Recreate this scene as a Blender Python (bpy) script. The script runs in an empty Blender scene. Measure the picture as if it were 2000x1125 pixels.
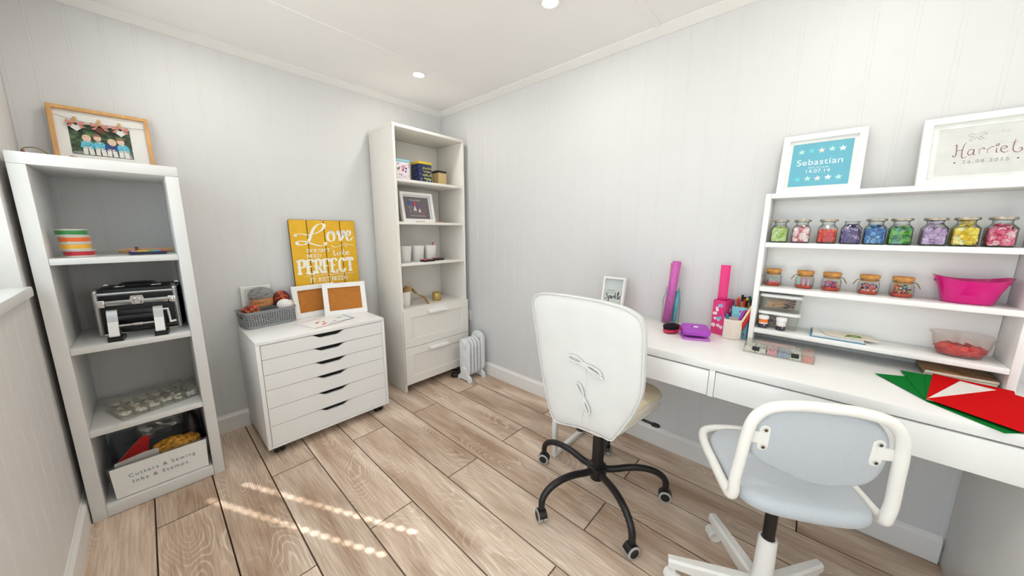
import bpy, bmesh, math, random
from mathutils import Vector, Matrix
random.seed(7)
PI = math.pi
scene = bpy.context.scene
col = scene.collection

# ------------------------------------------------------------------ camera
CAM = (-1.8316, -2.4907, 1.2035)
cam = bpy.data.cameras.new('camera'); cam_ob = bpy.data.objects.new('camera', cam); col.objects.link(cam_ob)
yaw, pitch, roll = math.radians(42.2013), math.radians(9.8368), math.radians(-0.2978)
_f = Vector((math.cos(yaw)*math.cos(pitch), math.sin(yaw)*math.cos(pitch), -math.sin(pitch)))
_r = Vector((math.sin(yaw), -math.cos(yaw), 0)); _d = _f.cross(_r)
_r2 = math.cos(roll)*_r + math.sin(roll)*_d; _d2 = -math.sin(roll)*_r + math.cos(roll)*_d
rot = Matrix((( _r2.x, -_d2.x, -_f.x), (_r2.y, -_d2.y, -_f.y), (_r2.z, -_d2.z, -_f.z)))
cam_ob.matrix_world = Matrix.Translation(CAM) @ rot.to_4x4()
cam.sensor_width = 36.0; cam.lens = 645.56/2000*36.0; cam.clip_start = 0.02
scene.camera = cam_ob

# ------------------------------------------------------------------ world, sun, window light, exposure
scene.view_settings.view_transform = 'Standard'; scene.view_settings.look = 'None'
scene.view_settings.gamma = 1.0; scene.view_settings.use_curve_mapping = False
scene.view_settings.exposure = -0.02
scene.cycles.transparent_max_bounces = 32
w = bpy.data.worlds.new('sky'); scene.world = w; w.use_nodes = True
bg = w.node_tree.nodes['Background']; bg.inputs[0].default_value = (0.84, 0.92, 1.0, 1); bg.inputs[1].default_value = 3.55
SUN_H = Vector((-0.443, 0.8965, 0)); SUN_TAN = 0.64
sun = bpy.data.lights.new('sun', 'SUN'); sun.energy = 30.0; sun.angle = math.radians(0.45); sun.color = (1, 0.985, 0.965)
sun_ob = bpy.data.objects.new('sun', sun); col.objects.link(sun_ob)
sd = Vector((SUN_H.x, SUN_H.y, -SUN_TAN)).normalized()
sun_ob.rotation_euler = sd.to_track_quat('-Z', 'Y').to_euler(); sun_ob.location = (1.5, -6.5, 4)
def portal(name, loc, sx, sy, direction):
    l = bpy.data.lights.new(name, 'AREA'); l.shape = 'RECTANGLE'; l.size = sx; l.size_y = sy
    l.cycles.is_portal = True
    o = bpy.data.objects.new(name, l); col.objects.link(o); o.location = loc
    o.rotation_euler = Vector(direction).to_track_quat('-Z', 'Y').to_euler()
portal('window_portal', (-2.275, -0.95, 1.52), 0.98, 1.0, (1, 0, 0))
portal('door_portal', (-2.275, -2.375, 1.02), 1.43, 2.0, (1, 0, 0))
LAMP_W = 2.2

# ------------------------------------------------------------------ materials
def lin(c):
    out = []
    for v in c[:3]:
        v /= 255.0
        out.append(v/12.92 if v <= 0.04045 else ((v+0.055)/1.055)**2.4)
    return (*out, 1.0)
MATS = {}
def mat(name, rgb, rough=0.5, metal=0.0, var=0.05, scale=30.0, bump=0.0, bscale=None, spec=0.5, trans=0.0, sheen=0.0, stretch=None, alpha=1.0):
    if name in MATS: return MATS[name]
    m = bpy.data.materials.new(name); m.use_nodes = True; MATS[name] = m
    nt = m.node_tree; b = nt.nodes['Principled BSDF']
    c = lin(rgb)
    tc = nt.nodes.new('ShaderNodeTexCoord'); src = tc.outputs['Object']
    if stretch:
        mp = nt.nodes.new('ShaderNodeMapping'); mp.inputs['Scale'].default_value = stretch
        nt.links.new(src, mp.inputs[0]); src = mp.outputs[0]
    n = nt.nodes.new('ShaderNodeTexNoise'); n.inputs['Scale'].default_value = scale; n.inputs['Detail'].default_value = 4
    nt.links.new(src, n.inputs['Vector'])
    rp = nt.nodes.new('ShaderNodeValToRGB')
    rp.color_ramp.elements[0].position = 0.3; rp.color_ramp.elements[1].position = 0.7
    rp.color_ramp.elements[0].color = (*[max(0, x*(1-var)) for x in c[:3]], 1)
    rp.color_ramp.elements[1].color = (*[min(1, x*(1+var)) for x in c[:3]], 1)
    nt.links.new(n.outputs['Fac'], rp.inputs[0]); nt.links.new(rp.outputs[0], b.inputs['Base Color'])
    b.inputs['Roughness'].default_value = rough; b.inputs['Metallic'].default_value = metal
    b.inputs['Specular IOR Level'].default_value = spec
    if trans: b.inputs['Transmission Weight'].default_value = trans
    if sheen: b.inputs['Sheen Weight'].default_value = sheen
    if alpha < 1: b.inputs['Alpha'].default_value = alpha
    if bump:
        n2 = nt.nodes.new('ShaderNodeTexNoise'); n2.inputs['Scale'].default_value = bscale or scale*4; n2.inputs['Detail'].default_value = 3
        nt.links.new(src, n2.inputs['Vector'])
        bp = nt.nodes.new('ShaderNodeBump'); bp.inputs['Strength'].default_value = bump; bp.inputs['Distance'].default_value = 0.002
        nt.links.new(n2.outputs['Fac'], bp.inputs['Height']); nt.links.new(bp.outputs[0], b.inputs['Normal'])
    return m
def glass(name, tint=(235, 245, 240), edge=(70, 95, 85), rough=0.02, edge_pow=3.0, gloss=1.45, haze=0.0):
    if name in MATS: return MATS[name]
    m = bpy.data.materials.new(name); m.use_nodes = True; MATS[name] = m
    nt = m.node_tree; nt.nodes.clear()
    out = nt.nodes.new('ShaderNodeOutputMaterial')
    tr = nt.nodes.new('ShaderNodeBsdfTransparent'); gl = nt.nodes.new('ShaderNodeBsdfGlossy')
    gl.inputs['Roughness'].default_value = rough
    lw = nt.nodes.new('ShaderNodeLayerWeight'); lw.inputs['Blend'].default_value = 0.5
    pw = nt.nodes.new('ShaderNodeMath'); pw.operation = 'POWER'; pw.inputs[1].default_value = edge_pow
    nt.links.new(lw.outputs['Facing'], pw.inputs[0])
    mx = nt.nodes.new('ShaderNodeMix'); mx.data_type = 'RGBA'
    mx.inputs['A'].default_value = lin(tint); mx.inputs['B'].default_value = lin(edge)
    nt.links.new(pw.outputs[0], mx.inputs['Factor']); nt.links.new(mx.outputs['Result'], tr.inputs[0])
    p5 = nt.nodes.new('ShaderNodeMath'); p5.operation = 'POWER'; p5.inputs[1].default_value = 5.0
    nt.links.new(lw.outputs['Facing'], p5.inputs[0])
    fr = nt.nodes.new('ShaderNodeMath'); fr.operation = 'MULTIPLY_ADD'       # Schlick reflectance, the same from both sides
    f0 = ((gloss-1)/(gloss+1))**2; fr.inputs[1].default_value = (1-f0)*0.6; fr.inputs[2].default_value = f0
    nt.links.new(p5.outputs[0], fr.inputs[0])
    ms = nt.nodes.new('ShaderNodeMixShader')
    nt.links.new(fr.outputs[0], ms.inputs[0]); nt.links.new(tr.outputs[0], ms.inputs[1]); nt.links.new(gl.outputs[0], ms.inputs[2])
    last = ms
    if haze:
        df = nt.nodes.new('ShaderNodeBsdfDiffuse'); df.inputs[0].default_value = lin(tint)
        m2 = nt.nodes.new('ShaderNodeMixShader'); m2.inputs[0].default_value = haze
        nt.links.new(ms.outputs[0], m2.inputs[1]); nt.links.new(df.outputs[0], m2.inputs[2]); last = m2
    nt.links.new(last.outputs[0], out.inputs[0])
    return m
def emis(name, rgb, s):
    m = bpy.data.materials.new(name); m.use_nodes = True
    b = m.node_tree.nodes['Principled BSDF']
    b.inputs['Base Color'].default_value = lin(rgb); b.inputs['Emission Color'].default_value = lin(rgb); b.inputs['Emission Strength'].default_value = s
    return m
def floor_mat():
    m = bpy.data.materials.new('oak_laminate'); m.use_nodes = True
    nt = m.node_tree; b = nt.nodes['Principled BSDF']; L = nt.links
    tc = nt.nodes.new('ShaderNodeTexCoord'); oi = nt.nodes.new('ShaderNodeObjectInfo')
    sc = nt.nodes.new('ShaderNodeVectorMath'); sc.operation = 'SCALE'; sc.inputs[0].default_value = (37.0, 91.0, 13.0)
    L.new(oi.outputs['Random'], sc.inputs['Scale'])
    ad = nt.nodes.new('ShaderNodeVectorMath'); ad.operation = 'ADD'
    L.new(tc.outputs['Object'], ad.inputs[0]); L.new(sc.outputs[0], ad.inputs[1])
    def noise(stretch, scale, detail=3, dist=0.0):
        mp = nt.nodes.new('ShaderNodeMapping'); mp.inputs['Scale'].default_value = stretch; L.new(ad.outputs[0], mp.inputs[0])
        n = nt.nodes.new('ShaderNodeTexNoise'); n.inputs['Scale'].default_value = scale; n.inputs['Detail'].default_value = detail
        n.inputs['Distortion'].default_value = dist; L.new(mp.outputs[0], n.inputs['Vector']); return n
    n1 = noise((5.5, 1.25, 1), 1.0, 1.5, 0.25)
    mu = nt.nodes.new('ShaderNodeMath'); mu.operation = 'MULTIPLY'; mu.inputs[1].default_value = 260.0; L.new(n1.outputs['Fac'], mu.inputs[0])
    n1b = noise((60, 14, 1), 1.0, 3)
    a2 = nt.nodes.new('ShaderNodeMath'); a2.operation = 'MULTIPLY_ADD'; a2.inputs[1].default_value = 3.0
    L.new(n1b.outputs['Fac'], a2.inputs[0]); L.new(mu.outputs[0], a2.inputs[2])
    si = nt.nodes.new('ShaderNodeMath'); si.operation = 'SINE'; L.new(a2.outputs[0], si.inputs[0])
    n2 = noise((160, 7, 1), 1.0, 4)
    n3 = noise((9, 1.6, 1), 1.0, 3, 0.4)
    n4 = noise((7, 3, 1), 1.0, 2)
    def ramp(src, p0, c0, p1, c1):
        r = nt.nodes.new('ShaderNodeValToRGB'); r.color_ramp.elements[0].position = p0; r.color_ramp.elements[1].position = p1
        r.color_ramp.elements[0].color = c0; r.color_ramp.elements[1].color = c1; L.new(src, r.inputs[0]); return r
    base = ramp(n3.outputs['Fac'], 0.30, lin((176, 146, 122)), 0.66, lin((234, 214, 195)))
    def mixc(fac, a, c, mode='MIX'):
        mx = nt.nodes.new('ShaderNodeMix'); mx.data_type = 'RGBA'; mx.blend_type = mode
        if isinstance(fac, float): mx.inputs['Factor'].default_value = fac
        else: L.new(fac, mx.inputs['Factor'])
        L.new(a, mx.inputs['A'])
        if isinstance(c, tuple): mx.inputs['B'].default_value = c
        else: L.new(c, mx.inputs['B'])
        return mx.outputs['Result']
    grain = ramp(si.outputs[0], 0.45, (0, 0, 0, 1), 0.98, (1, 1, 1, 1))
    gm = nt.nodes.new('ShaderNodeMath'); gm.operation = 'MULTIPLY'
    mask = ramp(n4.outputs['Fac'], 0.42, (0, 0, 0, 1), 0.66, (0.5, 0.5, 0.5, 1))
    L.new(grain.outputs[0], gm.inputs[0]); L.new(mask.outputs[0], gm.inputs[1])
    c1 = mixc(gm.outputs[0], base.outputs[0], lin((246, 236, 222)))
    fib = ramp(n2.outputs['Fac'], 0.35, (0.72, 0.69, 0.66, 1), 0.62, (1.06, 1.06, 1.06, 1))
    c2 = mixc(0.75, c1, fib.outputs[0], 'MULTIPLY')
    # knots
    mpk = nt.nodes.new('ShaderNodeMapping'); mpk.inputs['Scale'].default_value = (4.2, 1.9, 1); L.new(ad.outputs[0], mpk.inputs[0])
    vo = nt.nodes.new('ShaderNodeTexVoronoi'); vo.inputs['Scale'].default_value = 1.0; L.new(mpk.outputs[0], vo.inputs['Vector'])
    kn = ramp(vo.outputs['Distance'], 0.03, (0.36, 0.26, 0.19, 1), 0.16, (1, 1, 1, 1))
    c3 = mixc(0.6, c2, kn.outputs[0], 'MULTIPLY')
    # plank-to-plank tone
    tone = ramp(oi.outputs['Random'], 0.0, (0.93, 0.92, 0.91, 1), 1.0, (1.07, 1.06, 1.05, 1))
    c4 = mixc(1.0, c3, tone.outputs[0], 'MULTIPLY')
    L.new(c4, b.inputs['Base Color'])
    b.inputs['Roughness'].default_value = 0.42; b.inputs['Specular IOR Level'].default_value = 0.35
    bp = nt.nodes.new('ShaderNodeBump'); bp.inputs['Strength'].default_value = 0.12; bp.inputs['Distance'].default_value = 0.001
    L.new(n2.outputs['Fac'], bp.inputs['Height']); L.new(bp.outputs[0], b.inputs['Normal'])
    return m

WALL = mat('white_panel_paint', (217, 217, 217), 0.55, var=0.012, scale=4, bump=0.03, bscale=180)
WALLL = mat('left_panel_paint', (226, 223, 220), 0.55, var=0.015, scale=5, bump=0.03, bscale=180)
CEIL = mat('ceiling_paint', (246, 244, 243), 0.7, var=0.01, scale=4, bump=0.03, bscale=160)
TRIM = mat('trim_gloss_white', (236, 234, 231), 0.35, var=0.01, scale=6)
SUBF = mat('floor_gap_dark', (62, 44, 32), 0.8)
WOODF = floor_mat(); PEDGE = mat('plank_groove_brown', (92, 68, 50), 0.7)
MEL = mat('white_melamine', (226, 225, 223), 0.32, var=0.012, scale=8, bump=0.02, bscale=260)
MELW = mat('warm_white_foil', (236, 232, 225), 0.38, var=0.012, scale=8, bump=0.02, bscale=260)
MELG = mat('bright_white_lacquer', (240, 239, 237), 0.28, var=0.008, scale=8)
BLACK = mat('black_plastic', (20, 19, 20), 0.4, var=0.1)
BLKM = mat('black_powder_coat', (24, 22, 23), 0.38, var=0.1, scale=80)
GREYR = mat('grey_rubber', (176, 174, 170), 0.6)
WHTM = mat('white_powder_coat', (238, 235, 229), 0.35, var=0.01)
SILV = mat('brushed_aluminium', (196, 194, 192), 0.32, metal=0.9, var=0.05, stretch=(4, 60, 60), scale=3)
CHRM = mat('chrome', (225, 225, 225), 0.12, metal=1.0, var=0.02)
PAPER = mat('white_paper', (240, 239, 236), 0.8, var=0.01)
CREAM = mat('cream_paper', (238, 230, 214), 0.8, var=0.015)
GLASS = glass('clear_glass', (252, 254, 253), (58, 84, 72), edge_pow=4.5)
PANE = glass('window_glass', (250, 252, 252), (200, 215, 215))
CLEARP = glass('clear_plastic', (252, 252, 250), (226, 226, 222), rough=0.08, edge_pow=4.0, gloss=1.2, haze=0.035)
FPANE = glass('picture_glass', (254, 254, 254), (240, 240, 240), rough=0.03, edge_pow=5.0, gloss=1.15)

# ------------------------------------------------------------------ mesh helpers
def new(): return bmesh.new()
def finish(name, bm, mats, parent=None, loc=None, smooth=True, ang=38, rot=None):
    me = bpy.data.meshes.new(name)
    bmesh.ops.recalc_face_normals(bm, faces=bm.faces)
    bm.to_mesh(me); bm.free()
    for m in (mats if isinstance(mats, (list, tuple)) else [mats]): me.materials.append(m)
    if smooth and len(me.polygons):
        me.polygons.foreach_set('use_smooth', [True]*len(me.polygons)); me.set_sharp_from_angle(angle=math.radians(ang))
    o = bpy.data.objects.new(name, me); col.objects.link(o)
    if parent is not None: o.parent = parent
    if loc is not None: o.location = loc
    if rot is not None: o.rotation_euler = rot
    return o
def setm(faces, mi):
    for f in faces: f.material_index = mi
def box(bm, x0, x1, y0, y1, z0, z1, bev=0.0, mi=0, seg=2):
    vs = [bm.verts.new((x, y, z)) for x in (x0, x1) for y in (y0, y1) for z in (z0, z1)]
    idx = [(0, 1, 3, 2), (4, 6, 7, 5), (0, 4, 5, 1), (2, 3, 7, 6), (0, 2, 6, 4), (1, 5, 7, 3)]
    fs = [bm.faces.new([vs[i] for i in f]) for f in idx]
    setm(fs, mi)
    if bev > 0:
        es = list({e for f in fs for e in f.edges})
        r = bmesh.ops.bevel(bm, geom=es, offset=bev, segments=seg, profile=0.5, affect='EDGES')
        setm(r['faces'], mi)
    return fs
def ring_faces(bm, rings, mi=0, close=True, cap0=True, cap1=True):
    n = len(rings[0]); out = []
    for a, b in zip(rings[:-1], rings[1:]):
        for i in range(n if close else n-1):
            j = (i+1) % n
            out.append(bm.faces.new((a[i], a[j], b[j], b[i])))
    if cap0: out.append(bm.faces.new(list(reversed(rings[0]))))
    if cap1: out.append(bm.faces.new(rings[-1]))
    setm(out, mi); return out
def basis(d):
    d = Vector(d).normalized()
    a = Vector((0, 0, 1)) if abs(d.z) < 0.9 else Vector((1, 0, 0))
    u = d.cross(a).normalized(); return u, d.cross(u).normalized()
def cyl(bm, p0, p1, r0, r1=None, seg=16, mi=0, caps=True):
    r1 = r0 if r1 is None else r1
    p0, p1 = Vector(p0), Vector(p1); u, v = basis(p1-p0)
    rings = [[bm.verts.new(p + (u*math.cos(2*PI*i/seg)+v*math.sin(2*PI*i/seg))*r) for i in range(seg)] for p, r in ((p0, r0), (p1, r1))]
    return ring_faces(bm, rings, mi, True, caps, caps)
def lathe(bm, prof, seg=24, c=(0, 0, 0), mi=0, cap0=True, cap1=True):
    c = Vector(c)
    rings = [[bm.verts.new(c+Vector((r*math.cos(2*PI*i/seg), r*math.sin(2*PI*i/seg), z))) for i in range(seg)] for r, z in prof]
    return ring_faces(bm, rings, mi, True, cap0, cap1)
def sring(n, hx, hy, z, c=(0, 0), e=2.0, ph=0.0):
    pts = []
    for i in range(n):
        t = 2*PI*(i+0.5)/n + ph; ct, st = math.cos(t), math.sin(t)
        pts.append(Vector((c[0]+hx*math.copysign(abs(ct)**(2/e), ct), c[1]+hy*math.copysign(abs(st)**(2/e), st), z)))
    return pts
def loft(bm, rings, mi=0, cap0=True, cap1=True):
    return ring_faces(bm, [[bm.verts.new(p) for p in r] for r in rings], mi, True, cap0, cap1)
def smooth_path(pts, sub=5, closed=False):
    P = [Vector(p) for p in pts]; n = len(P); out = []
    rng = range(n if closed else n-1)
    for i in rng:
        p1, p2 = P[i], P[(i+1) % n]
        p0 = P[(i-1) % n] if (closed or i > 0) else p1*2-p2
        p3 = P[(i+2) % n] if (closed or i+2 < n) else p2*2-p1
        for k in range(sub):
            t = k/sub
            out.append(0.5*((2*p1)+(p2-p0)*t+(2*p0-5*p1+4*p2-p3)*t*t+(3*p1-p0-3*p2+p3)*t**3))
    if not closed: out.append(P[-1])
    return out
def tube(bm, pts, r, seg=10, mi=0, closed=False, flat=1.0):
    P = [Vector(p) for p in pts]; n = len(P)
    rf = r if callable(r) else (lambda t: r)
    rings = []; pu = None
    for i in range(n):
        a = P[(i-1) % n] if (closed or i > 0) else P[0]; b = P[(i+1) % n] if (closed or i < n-1) else P[-1]
        d = (b-a)
        if d.length < 1e-9: d = Vector((0, 0, 1))
        d.normalize()
        if pu is None: u, v = basis(d)
        else:
            u = pu - d*pu.dot(d)
            if u.length < 1e-6: u, v = basis(d)
            u.normalize(); v = d.cross(u)
        pu = u; rr = rf(i/max(1, n-1))
        rings.append([bm.verts.new(P[i]+(u*math.cos(2*PI*k/seg)*flat+v*math.sin(2*PI*k/seg))*rr) for k in range(seg)])
    if closed: rings.append(rings[0])
    return ring_faces(bm, rings, mi, True, not closed, not closed)
def prism(bm, poly, o, ux, uy, depth, mi=0):
    o, ux, uy = Vector(o), Vector(ux), Vector(uy); n = ux.cross(uy).normalized()
    a = [bm.verts.new(o+ux*x+uy*y) for x, y in poly]; b = [bm.verts.new(o+ux*x+uy*y+n*depth) for x, y in poly]
    return ring_faces(bm, [a, b], mi)
def sphere(bm, c, r, sub=2, mi=0, sc=(1, 1, 1)):
    g = bmesh.ops.create_icosphere(bm, subdivisions=sub, radius=r)
    fs = {f for v in g['verts'] for f in v.link_faces}; setm(fs, mi)
    for v in g['verts']: v.co = Vector((v.co.x*sc[0], v.co.y*sc[1], v.co.z*sc[2]))+Vector(c)
    return g['verts']
def disc(bm, c, nrm, r, th, seg=10, mi=0):
    c = Vector(c); n = Vector(nrm).normalized()
    return cyl(bm, c-n*th/2, c+n*th/2, r, seg=seg, mi=mi)
def pillow(bm, outline, prof, o, ux, uy, un, mi=0, centre=None):
    """rings of the outline scaled about its centre and pushed along un: prof = [(scale, offset), ...]"""
    o, ux, uy, un = Vector(o), Vector(ux), Vector(uy), Vector(un)
    cx = centre[0] if centre else sum(p[0] for p in outline)/len(outline); cy = centre[1] if centre else sum(p[1] for p in outline)/len(outline)
    rings = [[bm.verts.new(o+ux*(cx+(x-cx)*s)+uy*(cy+(y-cy)*s)+un*d) for x, y in outline] for s, d in prof]
    return ring_faces(bm, rings, mi)
def rrect(w, h, r, n=5, c=(0, 0)):
    pts = []
    for sx, sy, a0 in ((1, 1, 0), (-1, 1, 90), (-1, -1, 180), (1, -1, 270)):
        for k in range(n+1):
            a = math.radians(a0+90*k/n); pts.append((c[0]+sx*(w/2-r)+r*math.cos(a), c[1]+sy*(h/2-r)+r*math.sin(a)))
    return pts
def thing(name, label, cat, loc=(0, 0, 0), rz=0.0, group=None, rx=0.0):
    o = bpy.data.objects.new(name, None); col.objects.link(o); o.location = loc; o.rotation_euler = (rx, 0, rz); o.empty_display_size = 0.05
    o['label'] = label; o['category'] = cat
    if group: o['group'] = group
    return o
def tag(o, label, cat, group=None, kind=None):
    o['label'] = label; o['category'] = cat
    if group: o['group'] = group
    if kind: o['kind'] = kind
    return o
def struct(o): o['kind'] = 'structure'; return o
def one(name, mats, parent, fn, **k):
    bm = new(); fn(bm); return finish(name, bm, mats, parent, **k)
def bx(name, m, parent, *a, bev=0.0015, **k):
    bm = new(); box(bm, *a, bev=bev); return finish(name, bm, m, parent, **k)
def lettering(txt, size, o, ux, uy, m, parent, align='CENTER', name='lettering', bold=0.0, shear=0.0, space=1.0, th=0.0004):
    cu = bpy.data.curves.new(name, 'FONT'); cu.body = txt; cu.size = size; cu.align_x = align; cu.align_y = 'CENTER'
    cu.offset = bold; cu.shear = shear; cu.space_character = space; cu.resolution_u = 4; cu.extrude = th
    t = bpy.data.objects.new('tmp', cu); col.objects.link(t); bpy.context.view_layer.update()
    me = bpy.data.meshes.new_from_object(t.evaluated_get(bpy.context.evaluated_depsgraph_get()))
    bpy.data.objects.remove(t); bpy.data.curves.remove(cu)
    me.name = name; ux, uy = Vector(ux).normalized(), Vector(uy).normalized(); n = ux.cross(uy)
    M = Matrix(((ux.x, uy.x, n.x, o[0]), (ux.y, uy.y, n.y, o[1]), (ux.z, uy.z, n.z, o[2]), (0, 0, 0, 1)))
    me.transform(M); me.materials.clear(); me.materials.append(m)
    ob = bpy.data.objects.new(name, me); col.objects.link(ob); ob.parent = parent; return ob
def pen(bm, strokes, o, ux, uy, s, w0, w1, ang=0.6, sub=6, mi=0, eps=0.0006, taper=True):
    """calligraphic ribbons: stroke width depends on the direction against the nib angle"""
    o, ux, uy = Vector(o), Vector(ux).normalized(), Vector(uy).normalized(); n = ux.cross(uy)
    nib = (math.cos(ang), math.sin(ang))
    for st in strokes:
        P = smooth_path([(x, y, 0) for x, y in st], sub) if len(st) > 2 else [Vector((*st[0], 0)), Vector((*st[1], 0))]
        L, R = [], []
        for i, p in enumerate(P):
            d = (P[min(i+1, len(P)-1)]-P[max(i-1, 0)]).normalized()
            k = abs(d.x*nib[1]-d.y*nib[0]); wd = w0+(w1-w0)*k**1.6
            if taper: wd *= min(1, 0.45+min(i, len(P)-1-i)*0.18)
            q = Vector((-d.y, d.x, 0))*wd*0.5
            for a, lst in ((p+q, L), (p-q, R)): lst.append(bm.verts.new(o+ux*a.x*s+uy*a.y*s+n*eps))
        for i in range(len(P)-1): bm.faces.new((L[i], L[i+1], R[i+1], R[i])).material_index = mi
def flat(bm, poly, o, ux, uy, eps=0.0004, mi=0):
    o, ux, uy = Vector(o), Vector(ux).normalized(), Vector(uy).normalized(); n = ux.cross(uy)
    f = bm.faces.new([bm.verts.new(o+ux*x+uy*y+n*eps) for x, y in poly]); f.material_index = mi; return f
def circ(cx, cy, rx, ry=None, n=14): return [(cx+rx*math.cos(2*PI*i/n), cy+(ry or rx)*math.sin(2*PI*i/n)) for i in range(n)]
def star(cx, cy, r, n=5, k=0.42, a0=PI/2): return [(cx+(r if i % 2 == 0 else r*k)*math.cos(a0+PI*i/n), cy+(r if i % 2 == 0 else r*k)*math.sin(a0+PI*i/n)) for i in range(2*n)]
X, Y, Z = Vector((1, 0, 0)), Vector((0, 1, 0)), Vector((0, 0, 1))

# ================================================================== room
XL, YB, ZC = -2.137, -3.45, 2.18
fl = struct(one('floor', SUBF, None, lambda bm: box(bm, XL-0.15, 0.12, YB-0.1, 0.12, -0.10, -0.012)))
pm = {}
def plank_mesh(wd, ln):
    k = (round(wd, 4), round(ln, 4))
    if k not in pm:
        bm = new(); box(bm, -wd/2+0.0014, wd/2-0.0014, -ln/2+0.0014, ln/2-0.0014, -0.012, 0.0)
        es = [e for e in bm.edges if all(v.co.z > -0.001 for v in e.verts)]
        r_ = bmesh.ops.bevel(bm, geom=es, offset=0.0013, segments=1, affect='EDGES')
        for f_ in r_['faces']: f_.material_index = 1
        bmesh.ops.recalc_face_normals(bm, faces=bm.faces)
        me = bpy.data.meshes.new('plank'); bm.to_mesh(me); bm.free(); me.materials.append(WOODF); me.materials.append(PEDGE); pm[k] = me
    return pm[k]
edges = [0.0, -0.19] + [-0.19-0.1955*i for i in range(1, 9)] + [-1.9445, XL]
edges = [0.0, -0.19, -0.385, -0.578, -0.7715, -0.967, -1.1625, -1.3575, -1.5535, -1.749, -1.9445, XL]
for k in range(len(edges)-1):
    x1, x0 = edges[k], edges[k+1]
    ys = [0.0]; y = -1.287 if k % 2 == 0 else -0.645
    while y > YB: ys.append(y); y -= 1.287
    ys.append(YB)
    for a, b in zip(ys[:-1], ys[1:]):
        o = bpy.data.objects.new('plank', plank_mesh(x1-x0, a-b)); col.objects.link(o)
        o.location = ((x0+x1)/2, (a+b)/2, 0); o.parent = fl

def board_mesh(wd, h):
    """tongue-and-groove board: front face at y=0 looking to -y, a bead between two grooves at its left edge"""
    bm = new(); g, d, b = 0.0022, 0.0007, 0.011
    pts = [(0, d), (g/2, d), (g, 0), (g+b-g, 0), (g+b-g/2, d), (g+b, 0), (wd-g/2, 0), (wd, d), (wd, 0.012), (0, 0.012)]
    rings = [[bm.verts.new((x, y, z)) for x, y in pts] for z in (0, h)]
    ring_faces(bm, rings); bmesh.ops.recalc_face_normals(bm, faces=bm.faces)
    me = bpy.data.meshes.new('board'); bm.to_mesh(me); bm.free(); return me
bmesh_cache = {}
def boards(parent, start, end, pitch, place, h, z0, m, first=None):
    s = start; nxt = first if first is not None else start+pitch
    while s < end-0.004:
        e = min(nxt, end); k = (round(e-s, 4), round(h, 3), m.name)
        if k not in bmesh_cache:
            bmesh_cache[k] = board_mesh(e-s, h); bmesh_cache[k].materials.append(m)
        o = bpy.data.objects.new('board', bmesh_cache[k]); col.objects.link(o); o.parent = parent
        place(o, s, z0); s = e; nxt = s+pitch
wb = struct(one('wall_back', WALL, None, lambda bm: box(bm, XL-0.16, 0.12, 0.012, 0.12, -0.1, ZC+0.1)))
def pl_back(o, s, z0): o.location = (XL+s, 0, z0)
boards(wb, 0, -XL, 0.1016, pl_back, ZC, 0, WALL, first=0.081)
wr = struct(one('wall_right', WALL, None, lambda bm: box(bm, 0.012, 0.12, YB-0.1, 0.012, -0.1, ZC+0.1)))
def pl_right(o, s, z0): o.location = (0, -s, z0); o.rotation_euler = (0, 0, -PI/2)
boards(wr, 0, -YB, 0.1005, pl_right, ZC, 0, WALL, first=0.039)
# left wall with its window opening
WY0, WY1, WZ0, WZ1 = -0.455, -1.45, 1.0, 2.04
GY0, GY1 = -1.65, -3.10   # glazed doors further along the left wall, beside and behind the camera
def left_wall(bm):
    a, b = XL-0.16, XL-0.012
    box(bm, a, b, GY0, 0.012, -0.1, WZ0); box(bm, a, b, YB-0.1, 0.012, WZ1, ZC+0.1); box(bm, a, b, GY1, GY0, -0.1, 0.0)
    box(bm, a, b, WY0, 0.012, WZ0, WZ1); box(bm, a, b, GY0, WY1, WZ0, WZ1); box(bm, a, b, YB-0.1, GY1, -0.1, WZ1)
wl = struct(one('wall_left', WALLL, None, left_wall))
def pl_left(o, s, z0): o.location = (XL, YB+s, z0); o.rotation_euler = (0, 0, PI/2)
def pl_leftd(o, s, z0): o.location = (XL, GY0+s, z0); o.rotation_euler = (0, 0, PI/2)
boards(wl, 0, -GY0, 0.098, pl_leftd, WZ0-0.03, 0, WALLL)
def pl_left2(o, s, z0): o.location = (XL, WY0+s, z0); o.rotation_euler = (0, 0, PI/2)
boards(wl, 0, -WY0, 0.098, pl_left2, WZ1-WZ0+0.03, WZ0-0.03, WALLL)
boards(wl, 0, -YB, 0.098, pl_left, ZC-WZ1, WZ1, WALLL)
boards(wl, 0, GY1-YB, 0.098, pl_left, WZ1, 0, WALLL)
boards(wl, 0, WY1-GY0, 0.098, pl_leftd, WZ1-WZ0+0.03, WZ0-0.03, WALLL)
# wall behind the camera with a window and its punched blind
BX0, BX1, BZ0, BZ1 = -1.75, -0.10, 0.75, 2.12
def front_wall(bm):
    a, b = YB-0.1, YB
    box(bm, XL-0.16, BX0, a, b, -0.1, ZC+0.1); box(bm, BX1, 0.12, a, b, -0.1, ZC+0.1)
    box(bm, BX0, BX1, a, b, -0.1, BZ0); box(bm, BX0, BX1, a, b, BZ1, ZC+0.1)
wf = struct(one('wall_front', WALL, None, front_wall))
ce = struct(one('ceiling', CEIL, None, lambda bm: box(bm, XL-0.16, 0.12, YB-0.1, 0.12, ZC, ZC+0.1)))
for yy in (-0.605, -1.81, -3.0):
    one('joint_strip', CEIL, ce, lambda bm: box(bm, XL, 0, yy-0.016, yy+0.016, ZC-0.004, ZC+0.001, bev=0.002, seg=1))
cov = [(0, 0), (0.040, 0), (0.040, -0.006), (0.006, -0.034), (0, -0.034)]
def cove(name, o, ux, ln):
    bm = new(); prism(bm, cov, o, ux, Z, ln); struct(finish(name, bm, TRIM, None, ang=20))
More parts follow.
